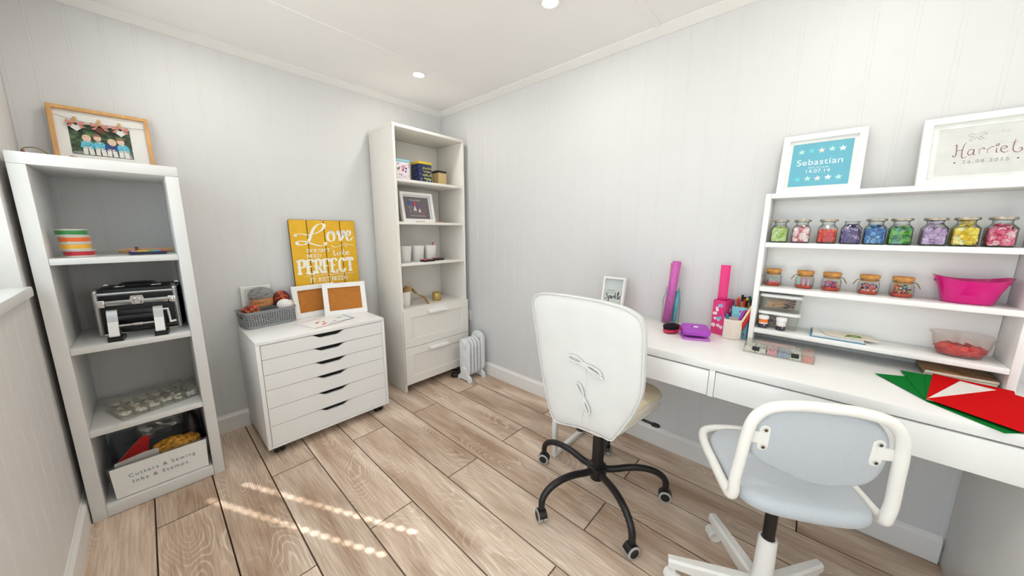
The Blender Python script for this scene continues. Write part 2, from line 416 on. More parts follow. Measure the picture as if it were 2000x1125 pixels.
cove('trim_1', (0, 0, ZC), -Y, -XL)          # along the back wall
cove('trim_2', (0, YB, ZC), -X, -YB)           # along the right wall
cove('trim_3', (XL, 0, ZC), X, -YB)
bb = [(0, 0), (0.014, 0), (0.014, 0.088), (0.011, 0.094), (0.006, 0.1), (0.004, 0.108), (0, 0.108)]
def skirt(name, o, ux, ln):
    bm = new(); prism(bm, bb, o, ux, Z, ln); struct(finish(name, bm, TRIM, None, ang=20))
skirt('baseboard_back', (0, 0, 0.0005), -Y, -XL)
skirt('baseboard_right', (0, -2.965, 0.0005), -X, 2.965)
skirt('baseboard_left', (XL, 0, 0.0005), X, -GY0)
# window in the left wall
wn = struct(one('window_1', TRIM, None, lambda bm: (
    box(bm, XL-0.15, XL-0.10, WY1, WY1+0.05, WZ0, WZ1, 0.003), box(bm, XL-0.15, XL-0.10, WY0-0.05, WY0, WZ0, WZ1, 0.003),
    box(bm, XL-0.15, XL-0.10, WY1+0.05, WY0-0.05, WZ0, WZ0+0.05, 0.003), box(bm, XL-0.15, XL-0.10, WY1+0.05, WY0-0.05, WZ1-0.05, WZ1, 0.003))))
for yy in (-0.95,):
    bx('mullion', TRIM, wn, XL-0.15, XL-0.10, yy-0.025, yy+0.025, WZ0+0.05, WZ1-0.05)
for a, b in ((WY1+0.05, -0.975), (-0.925, WY0-0.05)):
    bx('pane', PANE, wn, XL-0.128, XL-0.122, a, b, WZ0+0.05, WZ1-0.05, bev=0)
bx('sill', TRIM, wn, XL-0.10, XL+0.018, WY1-0.03, WY0-0.002, WZ0-0.034, WZ0+0.001, bev=0.005)
# pair of glazed doors in the left wall
gm = (GY0+GY1)/2
for n_, (a, b, hy) in enumerate(((GY1+0.004, gm-0.002, gm-0.05), (gm+0.002, GY0-0.004, gm+0.05))):
    d_ = struct(one('door_%d' % (n_+1), TRIM, None, lambda bm: (
        box(bm, XL-0.13, XL-0.085, a, a+0.09, 0.004, WZ1-0.004, 0.003), box(bm, XL-0.13, XL-0.085, b-0.09, b, 0.004, WZ1-0.004, 0.003),
        box(bm, XL-0.13, XL-0.085, a+0.09, b-0.09, 0.004, 0.16, 0.003), box(bm, XL-0.13, XL-0.085, a+0.09, b-0.09, WZ1-0.1, WZ1-0.004, 0.003))))
    bx('pane', PANE, d_, XL-0.110, XL-0.104, a+0.09, b-0.09, 0.16, WZ1-0.1, bev=0)
    one('handle', CHRM, d_, lambda bm: (box(bm, XL-0.085, XL-0.078, hy-0.014, hy+0.014, 0.95, 1.12, 0.002), tube(bm, [(XL-0.08, hy, 1.04), (XL-0.045, hy, 1.04), (XL-0.040, hy+0.09*(1 if n_ else -1), 1.04)], 0.008, 8)))
# unseen rear window, widened so its translucent blind gives soft fill light
w2 = struct(one('window_2', TRIM, None, lambda bm: (
    box(bm, BX0, BX0+0.03, YB-0.09, YB-0.05, BZ0, BZ1, 0.002), box(bm, BX1-0.03, BX1, YB-0.09, YB-0.05, BZ0, BZ1, 0.002),
    box(bm, BX0+0.03, BX1-0.03, YB-0.09, YB-0.05, BZ0, BZ0+0.03, 0.002), box(bm, BX0+0.03, BX1-0.03, YB-0.09, YB-0.05, BZ1-0.03, BZ1, 0.002))))
bx('pane', PANE, w2, BX0+0.03, BX1-0.03, YB-0.073, YB-0.068, BZ0+0.03, BZ1-0.03, bev=0)
def blind(bm):
    y = YB+0.012; hx = []
    pts = []
    ends = ((-1.377, -1.421), (-1.253, -1.412))
    for ex, ey in ends:
        t = (ey-y)/0.8965; pts.append((ex+0.443*t, t*SUN_TAN))
    xs = [p[0] for p in pts]; z0 = pts[0][1]; sp = 0.0335; R = 0.0076
    rows = int((BZ1+0.02-z0)/sp)
    xe = [BX0-0.04]+[v for xx in xs for v in (xx-sp/2, xx+sp/2)]+[BX1+0.04]
    xe.sort(); ze = [BZ0-0.06]+[z0-sp/2+i*sp for i in range(rows+1)]+[BZ1+0.04]
    V = {}
    def vert(x, z):
        k = (round(x, 5), round(z, 5))
        if k not in V: V[k] = bm.verts.new((x, y, z))
        return V[k]
    for i in range(len(xe)-1):
        for j in range(len(ze)-1):
            xa, xb, za, zb = xe[i], xe[i+1], ze[j], ze[j+1]
            hole = abs((xb-xa)-sp) < 1e-4 and 0 < j < len(ze)-2 and any(abs((xa+xb)/2-q) < 1e-3 for q in xs)
            if not hole: bm.faces.new((vert(xa, za), vert(xb, za), vert(xb, zb), vert(xa, zb))); continue
            cx, cz = (xa+xb)/2, (za+zb)/2; n = 16
            inner = [bm.verts.new((cx+R*math.cos(2*PI*k/n-0.75*PI), y, cz+R*math.sin(2*PI*k/n-0.75*PI))) for k in range(n)]
            cor = [vert(xa, za), vert(xb, za), vert(xb, zb), vert(xa, zb)]
            for q in range(4):
                a, b = cor[q], cor[(q+1) % 4]
                seq = [inner[(q*4+k) % n] for k in range(5)]
                bm.faces.new([a, b]+list(reversed(seq)))
BLIND = mat('blind_fabric', (236, 234, 230), 0.8, var=0.02)
_nt = BLIND.node_tree; _tl = _nt.nodes.new('ShaderNodeBsdfTranslucent'); _tl.inputs[0].default_value = lin((244, 241, 236))
_mx = _nt.nodes.new('ShaderNodeMixShader'); _mx.inputs[0].default_value = 0.11
_nt.links.new(_nt.nodes['Principled BSDF'].outputs[0], _mx.inputs[1]); _nt.links.new(_tl.outputs[0], _mx.inputs[2])
_nt.links.new(_mx.outputs[0], _nt.nodes['Material Output'].inputs[0])
bl = one('roller_blind', BLIND, None, blind, smooth=False)
tag(bl, 'white roller blind with two rows of punched holes over the rear window', 'blind')
gd = struct(one('ground', mat('pale_bounce_paving', (206, 202, 194), 0.9, var=0.1, scale=3), None, lambda bm: box(bm, -14, 10, -14, 10, -0.4, -0.12)))  # unseen ground, made pale to bounce daylight up to the ceiling

# downlights
LENS = emis('lamp_lens', (255, 246, 232), 9.0)
spots = [(-0.53, -0.50, 'recessed ceiling downlight nearest the tall bookcase corner'), (-0.525, -1.52, 'recessed ceiling downlight above the cream swivel chair'),
         (-0.53, -2.55, 'recessed ceiling downlight above the desk hutch'), (-1.58, -0.50, 'recessed ceiling downlight above the open shelf tower'),
         (-1.58, -1.52, 'recessed ceiling downlight in the middle of the room'), (-1.58, -2.55, 'recessed ceiling downlight behind the viewer')]
for x, y, lab in spots:
    t = thing('ceiling_downlight', lab, 'light', (x, y, ZC), 0, 'round recessed ceiling spotlights')
    one('rim', TRIM, t, lambda bm: lathe(bm, [(0.034, 0.0), (0.044, -0.001), (0.045, -0.004), (0.040, -0.007), (0.034, -0.005)], 28, cap0=False, cap1=False))
    one('lens', LENS, t, lambda bm: lathe(bm, [(0.0345, -0.001), (0.0345, -0.004), (0.02, -0.005)], 28))
    l = bpy.data.lights.new('lamp', 'AREA'); l.shape = 'DISK'; l.size = 0.065; l.energy = LAMP_W; l.color = (1, 0.95, 0.88)
    lo = bpy.data.objects.new('lamp', l); col.objects.link(lo); lo.parent = t; lo.location = (0, 0, -0.012)
# wall socket
t = thing('wall_socket', 'white double wall socket behind the tall bookcase by the radiator', 'socket', (-0.0005, -0.29, 0.475), -PI/2)
one('plate', TRIM, t, lambda bm: box(bm, -0.073, 0.066, -0.009, 0, -0.043, 0.043, 0.003))
for cx in (-0.036, 0.034):
    one('pin_hole', BLACK, t, lambda bm: (box(bm, cx-0.002, cx+0.002, -0.0096, -0.0085, 0.006, 0.013), box(bm, cx-0.013, cx-0.007, -0.0096, -0.0085, -0.01, -0.007), box(bm, cx+0.007, cx+0.013, -0.0096, -0.0085, -0.01, -0.007)))
    one('switch', MELG, t, lambda bm: box(bm, cx-0.006, cx+0.006, -0.012, -0.008, 0.02, 0.034, 0.001))

# ================================================================== open shelf tower (left)
KX0, KX1, KY0, KY1 = -2.118, -1.700, -0.42, -0.022
def rel(o): return Matrix.Translation(-Vector(o.location))
def wbox(name, m, t, x0, x1, y0, y1, z0, z1, bev=0.0015):
    L = t.location
    return bx(name, m, t, x0-L.x, x1-L.x, y0-L.y, y1-L.y, z0-L.z, z1-L.z, bev=bev)
t = thing('open_shelf_tower', 'tall narrow white open shelf tower standing in the left corner', 'shelf', (-1.909, -0.22, 0))
wbox('side_panel', MEL, t, KX0, KX0+0.040, KY0, KY1, 0.0, 1.424); wbox('side_panel', MEL, t, KX1-0.040, KX1, KY0, KY1, 0.0, 1.424)
wbox('top_panel', MEL, t, KX0, KX1, KY0, KY1, 1.4245, 1.465); wbox('bottom_panel', MEL, t, KX0+0.0405, KX1-0.0405, KY0+0.001, KY1, 0.002, 0.052)
for zt in (1.092, 0.741, 0.391): wbox('shelf', MEL, t, KX0+0.0405, KX1-0.0405, KY0+0.002, KY1, zt-0.024, zt)

# ================================================================== drawer cabinet on castors
AX0, AX1, AY0, AY1, AZ0, AZ1 = -1.527, -0.855, -0.49, -0.022, 0.052, 0.645
t = thing('drawer_cabinet', 'low white six-drawer cabinet on black castors', 'cabinet', (-1.191, -0.256, 0))
wbox('top_panel', MELG, t, AX0, AX1, AY0, AY1, AZ1-0.019, AZ1, 0.001)
wbox('side_panel', MELG, t, AX0, AX0+0.018, AY0, AY1, AZ0, AZ1-0.0192, 0.001); wbox('side_panel', MELG, t, AX1-0.018, AX1, AY0, AY1, AZ0, AZ1-0.0192, 0.001)
wbox('bottom_panel', MELG, t, AX0+0.0182, AX1-0.0182, AY0, AY1, AZ0, AZ0+0.014, 0.001); wbox('back_panel', MELG, t, AX0+0.0182, AX1-0.0182, AY1-0.006, AY1-0.001, AZ0+0.0145, AZ1-0.02, 0)
zs = [0.6245, 0.547, 0.464, 0.380, 0.279, 0.178, 0.067]
DARKIN = mat('notch_shade_paint', (44, 42, 42), 0.8)  # dark panel stands in for the shade behind the drawer notches
for k in range(6):
    za, zb = zs[k+1]+0.0012, zs[k]-0.0012; h = zb-za
    xa, xb = AX0+0.020, AX1-0.020
    cx = -1.185+1.191
    hw = (xb-xa)/2; xm = (xa+xb)/2+1.191
    poly = [(xm-hw, 0), (xm+hw, 0), (xm+hw, h), (cx+0.094, h), (cx+0.080, h-0.003), (cx+0.052, h-0.0185), (cx+0.042, h-0.021), (cx-0.042, h-0.021), (cx-0.052, h-0.0185), (cx-0.080, h-0.003), (cx-0.094, h), (xm-hw, h)]
    bm = new(); prism(bm, poly, (0, AY0+0.0005+0.256, za), X, Z, -0.016)
    dr = finish('drawer', bm, MELG, t, ang=25)
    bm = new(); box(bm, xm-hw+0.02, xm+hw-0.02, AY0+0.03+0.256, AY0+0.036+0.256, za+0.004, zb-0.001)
    finish('notch_shade_panel', bm, DARKIN, dr)
def castor_alex(x, y):
    bm = new(); box(bm, x-0.02+1.191, x+0.02+1.191, y-0.02+0.256, y+0.02+0.256, 0.046, 0.0515, 0.002)
    cyl(bm, (x+1.191, y+0.256, 0.03), (x+1.191, y+0.256, 0.047), 0.008)
    sphere(bm, (x+1.191, y+0.256, 0.034), 0.024, 2, 0, (1, 1, 0.5))
    c = finish('castor', bm, BLACK, t)
    for s in (-1, 1):
        bm = new(); lathe(bm, [(0.006, s*0.005), (0.0245, s*0.006), (0.0255, s*0.014), (0.0235, s*0.024), (0.006, s*0.025)], 20)
        bmesh.ops.transform(bm, matrix=Matrix.Translation((x+1.191, y+0.256, 0.0255)) @ Matrix.Rotation(PI/2, 4, 'Y') , verts=bm.verts)
        finish('wheel', bm, BLACK, c)
for x, y in ((AX0+0.055, AY0+0.05), (AX1-0.055, AY0+0.05), (AX0+0.055, AY1-0.05), (AX1-0.055, AY1-0.05)): castor_alex(x, y)

# ================================================================== tall bookcase with two drawers
TX0, TX1, TY0, TY1 = -0.655, -0.053, -0.357, -0.022
t = thing('tall_bookcase', 'tall white bookcase with two drawers in the corner', 'bookcase', (-0.354, -0.19, 0))
wbox('side_panel', MELW, t, TX0, TX0+0.018, TY0, TY1, 0, 1.8795); wbox('side_panel', MELW, t, TX1-0.018, TX1, TY0, TY1, 0, 1.8795)
wbox('top_panel', MELW, t, TX0, TX1, TY0, TY1, 1.88, 1.90)
wbox('back_panel', MELW, t, TX0+0.019, -0.452, TY1-0.006, TY1-0.002, 0.06, 1.879, 0.001); wbox('back_panel', MELW, t, -0.449, TX1-0.019, TY1-0.006, TY1-0.002, 0.06, 1.879, 0.001)
for zt in (1.550, 1.262, 0.968, 0.635): wbox('shelf', MELW, t, TX0+0.0185, TX1-0.0185, TY0+0.004, TY1-0.007, zt-0.019, zt)
wbox('bottom_panel', MELW, t, TX0+0.0185, TX1-0.0185, TY0+0.01, TY1-0.007, 0.062, 0.078)
for z0, z1, hz in ((0.350, 0.633, 0.606), (0.062, 0.347, 0.318)):
    L = t.location; x0, x1 = TX0+0.004-L.x, TX1-0.001-L.x; y = TY0-L.y
    bm = new(); box(bm, x0+0.05, x1-0.05, y-0.011, y-0.001, z0+0.05, z1-0.05, 0)
    r = 0.062
    for a in ((x0, x1, z1-r, z1), (x0, x1, z0, z0+r), (x0, x0+r, z0+r, z1-r), (x1-r, x1, z0+r, z1-r)):
        box(bm, a[0], a[1], y-0.019, y-0.001, a[2], a[3], 0.0012, seg=1)
    d = finish('drawer', bm, MELW, t, ang=20)
    hx = -0.365-L.x
    bm = new(); prism(bm, [(0, 0), (0.022, -0.004), (0.024, -0.019), (0.020, -0.019), (0.018, -0.006), (0, -0.004)], (hx+0.085, y-0.019, hz), -Y, Z, 0.17)
    finish('handle', bm, MELG, d, ang=20)

# ================================================================== desk and hutch
DX0, DY0, DY1, DZ = -0.50, -1.560, -3.18, 0.737
t = thing('long_desk', 'long white desk with drawers along the right wall', 'desk', (-0.25, -2.3, 0))
wbox('desk_top', MELG, t, DX0, -0.001, DY1, DY0, DZ-0.031, DZ, 0.002)
for a, b in ((-2.259, -1.64), (-2.935, -2.281)):
    d = wbox('drawer', MELG, t, DX0+0.001, DX0+0.019, a, b, 0.606, 0.7005, 0.0015)
    wbox('drawer_base', MELG, t, DX0+0.02, -0.06, a+0.02, b-0.02, 0.612, 0.622, 0)
for a, b in ((-2.2795, -2.2605), (-1.639, -1.621), (-2.9545, -2.9365)): wbox('divider', MELG, t, DX0+0.001, -0.03, a, b, 0.604, DZ-0.0315, 0.001)
wbox('back_rail', MELG, t, -0.028, -0.012, -2.95, -1.63, 0.606, DZ-0.0315, 0.001)
wbox('side_cabinet', MELG, t, DX0+0.02, -0.003, DY1+0.004, -2.9705, 0.0, DZ-0.0315, 0.0015)
wbox('cabinet_door', MELG, t, DX0+0.001, DX0+0.019, DY1+0.006, -2.972, 0.03, DZ-0.034, 0.0015)
bm = new(); L = t.location
for a in ((-0.492, -0.467, 0.025, DZ-0.032), (-0.045, -0.02, 0.025, DZ-0.032)): box(bm, a[0]-L.x, a[1]-L.x, -1.594-L.y, -1.569-L.y, a[2], a[3], 0.003)
box(bm, -0.492-L.x, -0.02-L.x, -1.594-L.y, -1.569-L.y, 0.0, 0.0248, 0.003)
finish('leg_frame', bm, WHTM, t)

HX0, HX1, HY0, HY1, HZ = -0.150, -0.006, -2.325, -2.984, 0.7375
t = thing('desk_hutch', 'white shelf hutch standing on the desk against the wall', 'shelf', (-0.078, -2.655, HZ))
wbox('side_panel', MELG, t, HX0, HX1, HY0-0.018, HY0, HZ, 1.352); wbox('side_panel', MELG, t, HX0, HX1, HY1, HY1+0.018, HZ, 1.352)
for zt in (1.352, 1.162, 0.982, 0.806): wbox('shelf', MELG, t, HX0, HX1-0.006, HY1+0.0185, HY0-0.0185, zt-0.0185, zt, 0.001)
wbox('back_panel', MELG, t, HX1-0.005, HX1, HY1+0.0185, HY0-0.0185, 0.79, 1.35, 0)

# ================================================================== cream swivel chair
CH = Vector((-0.563, -1.874, 0))
COVER = mat('white_cotton_cover', (218, 217, 214), 0.85, var=0.02, scale=14, bump=0.25, bscale=60, sheen=0.2)
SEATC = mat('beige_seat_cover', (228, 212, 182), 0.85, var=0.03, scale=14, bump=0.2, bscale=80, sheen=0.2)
t = thing('swivel_chair', 'high-backed swivel chair with cream cover tied by bows and black wheeled base', 'chair', CH)
xb = -0.79-CH.x; yc = -1.885-CH.y
out = [(.228, .90), (.226, .925), (.212, .944), (.186, .957), (.12, .963), (.054, .9645), (-.052, .963), (-.12, .958), (-.172, .949), (-.212, .930), (-.230, .900), (-.237, .86), (-.240, .79), (-.242, .69), (-.238, .65), (-.224, .605), (-.203, .555), (-.180, .51), (-.160, .474), (-.150, .458), (-.132, .452), (-.10, .455), (-.035, .452), (.03, .440), (.075, .430), (.094, .430), (.110, .440), (.121, .455), (.146, .525), (.168, .61), (.188, .70), (.208, .80)]
outp = smooth_path([(a, b, 0) for a, b in out], 3, closed=True); outp = [(p.x, p.y) for p in outp]
bm = new()
pillow(bm, outp, [(0.02, -0.014), (0.45, -0.013), (0.8, -0.009), (0.93, -0.003), (0.985, 0.006), (1.0, 0.020), (0.99, 0.036), (0.95, 0.048), (0.8, 0.056), (0.4, 0.05), (0.02, 0.05)], (xb, yc, 0), Y, Z, X, centre=(-0.015, 0.70))
back = finish('backrest', bm, COVER, t, ang=80)
bm = new(); tube(bm, [Vector((xb+0.004, yc+(-0.015+(a+0.015)*0.992), 0.70+(b-0.70)*0.992)) for a, b in outp], 0.0028, 6, closed=True); finish('piping', bm, COVER, back)
bm = new(); tube(bm, smooth_path([(xb-0.0135, yc-0.043, 0.715), (xb-0.0145, yc-0.045, 0.6), (xb-0.0075, yc-0.032, 0.50), (xb+0.002, yc-0.026, 0.456)], 6), 0.0018, 5); finish('slit_seam', bm, mat('seam_grey', (214, 210, 203), 0.9), back)  # slit seam slightly darker than the cover
def bow(cy, cz, sc, a):
    bm = new(); ca, sa = math.cos(a), math.sin(a)
    def P(u, v, d=0): return (xb-0.0165-d, yc+cy-(u*ca-v*sa)*sc, cz+(u*sa+v*ca)*sc)
    for lp in ([(0, 0), (-.03, .016), (-.062, .017), (-.075, .006), (-.06, -.004), (-.03, -.002), (0, 0)], [(0, 0), (.03, .004), (.062, -.004), (.075, -.016), (.06, -.022), (.03, -.012), (0, 0)],
               [(0, 0), (.03, -.018), (.055, -.03), (.082, -.026)], [(0, 0), (-.012, -.002), (.02, -.012), (.06, -.018), (.088, -.03)]):
        tube(bm, smooth_path([P(u, v, 0.004+0.003*(i % 2)) for i, (u, v) in enumerate(lp)], 5), 0.0046*sc, 6)
    sphere(bm, P(0, 0, 0.002), 0.0085*sc, 1)
    finish('bow_tie', bm, COVER, back)
bow(-0.038, 0.725, 0.92, -0.10); bow(-0.040, 0.595, 0.78, -0.95)
seat = [(a, b) for a, b in rrect(0.46, 0.34, 0.085, 6)]
seat = [(x, y*(0.66+0.24*(x+0.23)/0.23) if x < 0 else y*0.9+y*0.1*x/0.23) for x, y in seat]
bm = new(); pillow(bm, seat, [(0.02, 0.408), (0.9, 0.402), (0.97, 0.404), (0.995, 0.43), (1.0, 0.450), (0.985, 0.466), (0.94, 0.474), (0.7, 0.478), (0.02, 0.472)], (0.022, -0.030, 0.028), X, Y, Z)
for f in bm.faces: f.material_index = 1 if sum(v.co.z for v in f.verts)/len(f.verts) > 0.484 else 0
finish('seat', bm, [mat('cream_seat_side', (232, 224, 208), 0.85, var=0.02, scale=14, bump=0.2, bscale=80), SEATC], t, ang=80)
bm = new(); tube(bm, [Vector((0.022+a*1.0, -0.030+b*1.0, 0.478)) for a, b in seat], 0.004, 6, closed=True)
tube(bm, [Vector((0.022+a*0.985, -0.030+b*0.985, 0.443)) for a, b in seat], 0.003, 6, closed=True); finish('seat_piping', bm, COVER, t)
bm = new(); lathe(bm, [(0.030, 0.085), (0.032, 0.09), (0.032, 0.16), (0.026, 0.163), (0.026, 0.42)], 20)
finish('gas_column', bm, BLKM, t)
bm = new(); lathe(bm, [(0.033, 0.113), (0.042, 0.116), (0.044, 0.13), (0.043, 0.148), (0.034, 0.154)], 24); finish('hub', bm, BLKM, t)
bm = new(); box(bm, -0.16, 0.12, -0.05, 0.05, 0.395, 0.429, 0.006); tube(bm, smooth_path([(-0.14, 0, 0.41), (-0.175, 0, 0.42), (-0.185, 0, 0.46), (-0.182, 0, 0.52)], 4), 0.018, 8); finish('seat_mechanism', bm, BLKM, t)
bm = new(); tube(bm, [(0.08, -0.05, 0.40), (0.09, -0.15, 0.398), (0.10, -0.195, 0.39)], 0.006, 8); sphere(bm, (0.102, -0.205, 0.388), 0.014, 2, 0, (1, 1.5, .6)); finish('lever', bm, BLACK, t)
def castor(par, cx, cy, a, R, m_w, m_r, hood, z_top, wd=0.017):
    """twin wheel castor; a = direction the axle points"""
    bm = new()
    M = Matrix.Translation((cx, cy, R)) @ Matrix.Rotation(a, 4, 'Z') @ Matrix.Rotation(PI/2, 4, 'Y')
    # hood: half drum over the wheels
    n = 12; rg = []
    for zz in (-wd*0.98, wd*0.98):
        rg.append([bm.verts.new((-(R*1.04)*math.sin(PI*k/n-0.15), (R*1.04)*math.cos(PI*k/n-0.15), zz)) for k in range(n+1)])
    ring_faces(bm, rg, close=True)
    for v in bm.verts: v.co = Vector((v.co.x, v.co.y, v.co.z))
    bmesh.ops.transform(bm, matrix=M, verts=bm.verts)
    cyl(bm, (cx, cy, R*1.5), (cx, cy, z_top), 0.010, seg=10)
    h = finish('castor', bm, hood, par)
    for s in (-1, 1):
        bm = new(); z = s*wd
        lathe(bm, [(R*0.55, z*0.15), (R*0.97, z*0.15), (R, z*0.35), (R, z*1.02), (R*0.9, z*1.15), (R*0.70, z*1.16)], 22, mi=0, cap1=False)
        lathe(bm, [(R*0.70, z*1.16), (R*0.60, z*1.10), (R*0.02, z*1.10)], 22, mi=1, cap0=False)
        bmesh.ops.transform(bm, matrix=M, verts=bm.verts); finish('wheel', bm, [m_r, m_w], h)
    return h
for k in range(5):
    a = math.radians(161+72*k); u = Vector((math.cos(a), math.sin(a), 0))
    bm = new(); pts = [(.035, .133), (.07, .135), (.14, .150), (.20, .153), (.25, .143), (.285, .122), (.302, .095), (.305, .062)]
    tube(bm, smooth_path([u*r+Z*z for r, z in pts], 5), lambda q: 0.0155-0.002*q, 10)
    lg = finish('leg', bm, BLKM, t)
    wa = [a+0.9, a+2.3, a-0.9, a+0.5, a+1.2][k]
    wa = [math.radians(q) for q in (-30, 240, 20, -75, 200)][k]
    castor(t, u.x*0.305, u.y*0.305, wa, 0.027, BLACK, GREYR, BLACK, 0.075)

# ================================================================== child's grey chair with white tube frame
GR = mat('pale_grey_weave', (186, 191, 196), 0.9, var=0.06, scale=420, bump=0.3, bscale=500, sheen=0.3)
B2 = Vector((-0.645, -2.492, 0)); TH = math.radians(28)
t = thing('small_swivel_chair', 'small swivel chair with grey fabric pads and white tubular frame', 'chair', B2, TH)
# local: +x forward, -y right ; frame plane leaning 4 degrees back from (-0.13, 0, 0.50)
lean = math.radians(4)
def FP(s, h, d=0.0): return Vector((-0.13-h*math.sin(lean)+d*math.cos(lean), -s, 0.50+h*math.cos(lean)+d*math.sin(lean)))
half = [(-.155, .012, .012), (-.166, .012, -.0), (-.168, .05, 0), (-.163, .12, 0), (-.158, .19, 0), (-.148, .238, 0), (-.118, .272, 0), (-.06, .286, 0)]
fr = [FP(a, b) for a, b, _ in half[1:]]+[FP(.01, .288)]+[FP(-a+0.003, b) for a, b, _ in reversed(half[1:])]
lft = [Vector((0.175, 0.135, 0.508)), Vector((0.12, 0.170, 0.502)), Vector((0.0, 0.172, 0.495)), Vector((-0.09, 0.170, 0.489)), Vector((-0.122, 0.168, 0.493))]
rgt = [Vector((p.x, -p.y-0.003, p.z)) for p in reversed(lft)]
front = [Vector((0.195, 0.0, 0.51)), ]
path = lft+fr[0:]+rgt+front
bm = new(); tube(bm, smooth_path(path, 5, closed=True), 0.0136, 12, closed=True); finish('tube_frame', bm, WHTM, t)
pad = [(-.152, .150), (-.148, .200), (-.134, .238), (-.105, .262), (-.055, .277), (.02, .279), (.08, .272), (.12, .254), (.142, .222), (.150, .170), (.142, .118), (.118, .084), (.075, .068), (.015, .062), (-.05, .080), (-.105, .102), (-.14, .124)]
padp = [(p.x, p.y) for p in smooth_path([(a*0.985, b, 0) for a, b in pad], 3, closed=True)]
bm = new(); o = FP(0, 0, 0.004); ux = Vector((0, -1, 0)); uy = Vector((-math.sin(lean), 0, math.cos(lean))); un = Vector((math.cos(lean), 0, math.sin(lean)))
pillow(bm, padp, [(0.02, 0.0), (0.9, 0.0), (0.965, 0.003), (0.985, 0.012), (0.97, 0.026), (0.9, 0.036), (0.6, 0.042), (0.02, 0.043)], o, ux, uy, un, centre=(-0.003, 0.17))
bk = finish('backrest', bm, GR, t, ang=80)
def bracket(sg):
    bm = new(); w, h = 0.024, 0.072; cx, cy = sg*0.118, 0.182
    pts = rrect(w, h, 0.0115, 5, (cx, cy)); prism(bm, pts, FP(0, 0, 0.0035), ux, uy, -0.003)
    prism(bm, [(cx-0.002*sg, cy-0.016), (cx-0.002*sg, cy+0.016), (cx+sg*0.03, cy+0.016), (cx+sg*0.042, cy+0.014), (cx+sg*0.042, cy-0.014), (cx+sg*0.03, cy-0.016)], FP(0, 0, 0.0030), ux, uy, -0.003)
    b = finish('bracket', bm, WHTM, t)
    for dy in (-0.025, 0.025):
        bm = new(); disc(bm, FP(cx, cy+dy, -0.0002), un, 0.0052, 0.002, 12); disc(bm, FP(cx, cy+dy, -0.0014), un, 0.0028, 0.001, 6, 1); finish('screw', bm, [CHRM, BLACK], b)
bracket(-1); bracket(1)
sp = [(p.x, p.y) for p in smooth_path([(-.168, .06, 0), (-.150, .125, 0), (-.10, .152, 0), (0, .156, 0), (.10, .154, 0), (.165, .115, 0), (.186, .05, 0), (.186, -.05, 0), (.165, -.115, 0), (.10, -.154, 0), (0, -.156, 0), (-.10, -.152, 0), (-.150, -.125, 0), (-.168, -.06, 0)], 3, closed=True)]
bm = new(); pillow(bm, sp, [(0.02, 0.478), (0.9, 0.478), (0.97, 0.482), (1.0, 0.493), (1.0, 0.505), (0.97, 0.517), (0.9, 0.522), (0.5, 0.524), (0.02, 0.522)], (0, 0, 0), X, Y, Z); finish('seat', bm, GR, t, ang=80)
bm = new(); box(bm, -0.10, 0.10, -0.05, 0.05, 0.462, 0.4775, 0.004); cyl(bm, (0, 0, 0.44), (0, 0, 0.462), 0.03); finish('seat_plate', bm, WHTM, t)
bm = new(); lathe(bm, [(0.0165, 0.20), (0.0165, 0.465)], 20); finish('gas_column', bm, mat('glossy_black_tube', (16, 14, 20), 0.18), t)
bm = new(); lathe(bm, [(0.026, 0.055), (0.030, 0.06), (0.030, 0.12), (0.0265, 0.15), (0.0245, 0.268), (0.0225, 0.272), (0.018, 0.272), (0.018, 0.2)], 24); finish('sleeve', bm, WHTM, t)
for k in range(5):
    a = math.radians(40.6+72*k)-TH; u = Vector((math.cos(a), math.sin(a), 0)); v = Vector((-u.y, u.x, 0))
    bm = new(); rg = []
    for r, z0, z1, hw in ((0.022, 0.060, 0.112, 0.019), (0.10, 0.062, 0.108, 0.0185), (0.20, 0.066, 0.102, 0.0165), (0.268, 0.070, 0.098, 0.0145)):
        rg.append([bm.verts.new(u*r+v*q+Z*z) for q, z in ((-hw, z0), (hw, z0), (hw, z1-0.008), (hw-0.006, z1), (-hw+0.006, z1), (-hw, z1-0.008))])
    ring_faces(bm, rg); bmesh.ops.recalc_face_normals(bm, faces=bm.faces); finish('leg', bm, WHTM, t, ang=30)
    wa = [math.radians(q)-TH for q in (215, 235, 100, 30, 300)][k]
    castor(t, u.x*0.25, u.y*0.25, wa, 0.024, WHTM, WHTM, WHTM, 0.072, 0.018)

# ================================================================== oil radiator by the corner
HW = mat('radiator_enamel', (232, 234, 236), 0.3, var=0.01)
t = thing('oil_radiator', 'small white oil-filled radiator on the floor beside the tall bookcase', 'heater', (-0.125, -0.512, 0))
for k in range(4):
    x = -0.085+k*0.034
    o2 = [(y, z) for y, z in rrect(0.125, 0.315, 0.055, 6, (0, 0.195))]
    bm = new(); pillow(bm, o2, [(0.6, -0.009), (0.9, -0.008), (0.985, -0.004), (1, 0), (0.985, 0.004), (0.9, 0.008), (0.6, 0.009)], (x, 0, 0), Y, Z, X)
    for dy in (-0.032, 0.0, 0.032): box(bm, x-0.0105, x+0.0105, dy-0.008, dy+0.008, 0.085, 0.30, 0.004)
    for zz in (0.085, 0.305): cyl(bm, (x-0.017, 0, zz), (x+0.017, 0, zz), 0.026, seg=18)
    if k == 0:
        for zz in (0.085, 0.305): cyl(bm, (x-0.022, 0, zz), (x-0.009, 0, zz), 0.030, 0.032, seg=20)
    finish('fin', bm, HW, t)
bm = new(); o2 = rrect(0.135, 0.345, 0.062, 7, (0, 0.215)); pillow(bm, o2, [(0.9, 0.042), (1, 0.047), (1, 0.066), (0.96, 0.075), (0.5, 0.078)], (0.0, 0, 0), Y, Z, X); finish('control_end', bm, HW, t)
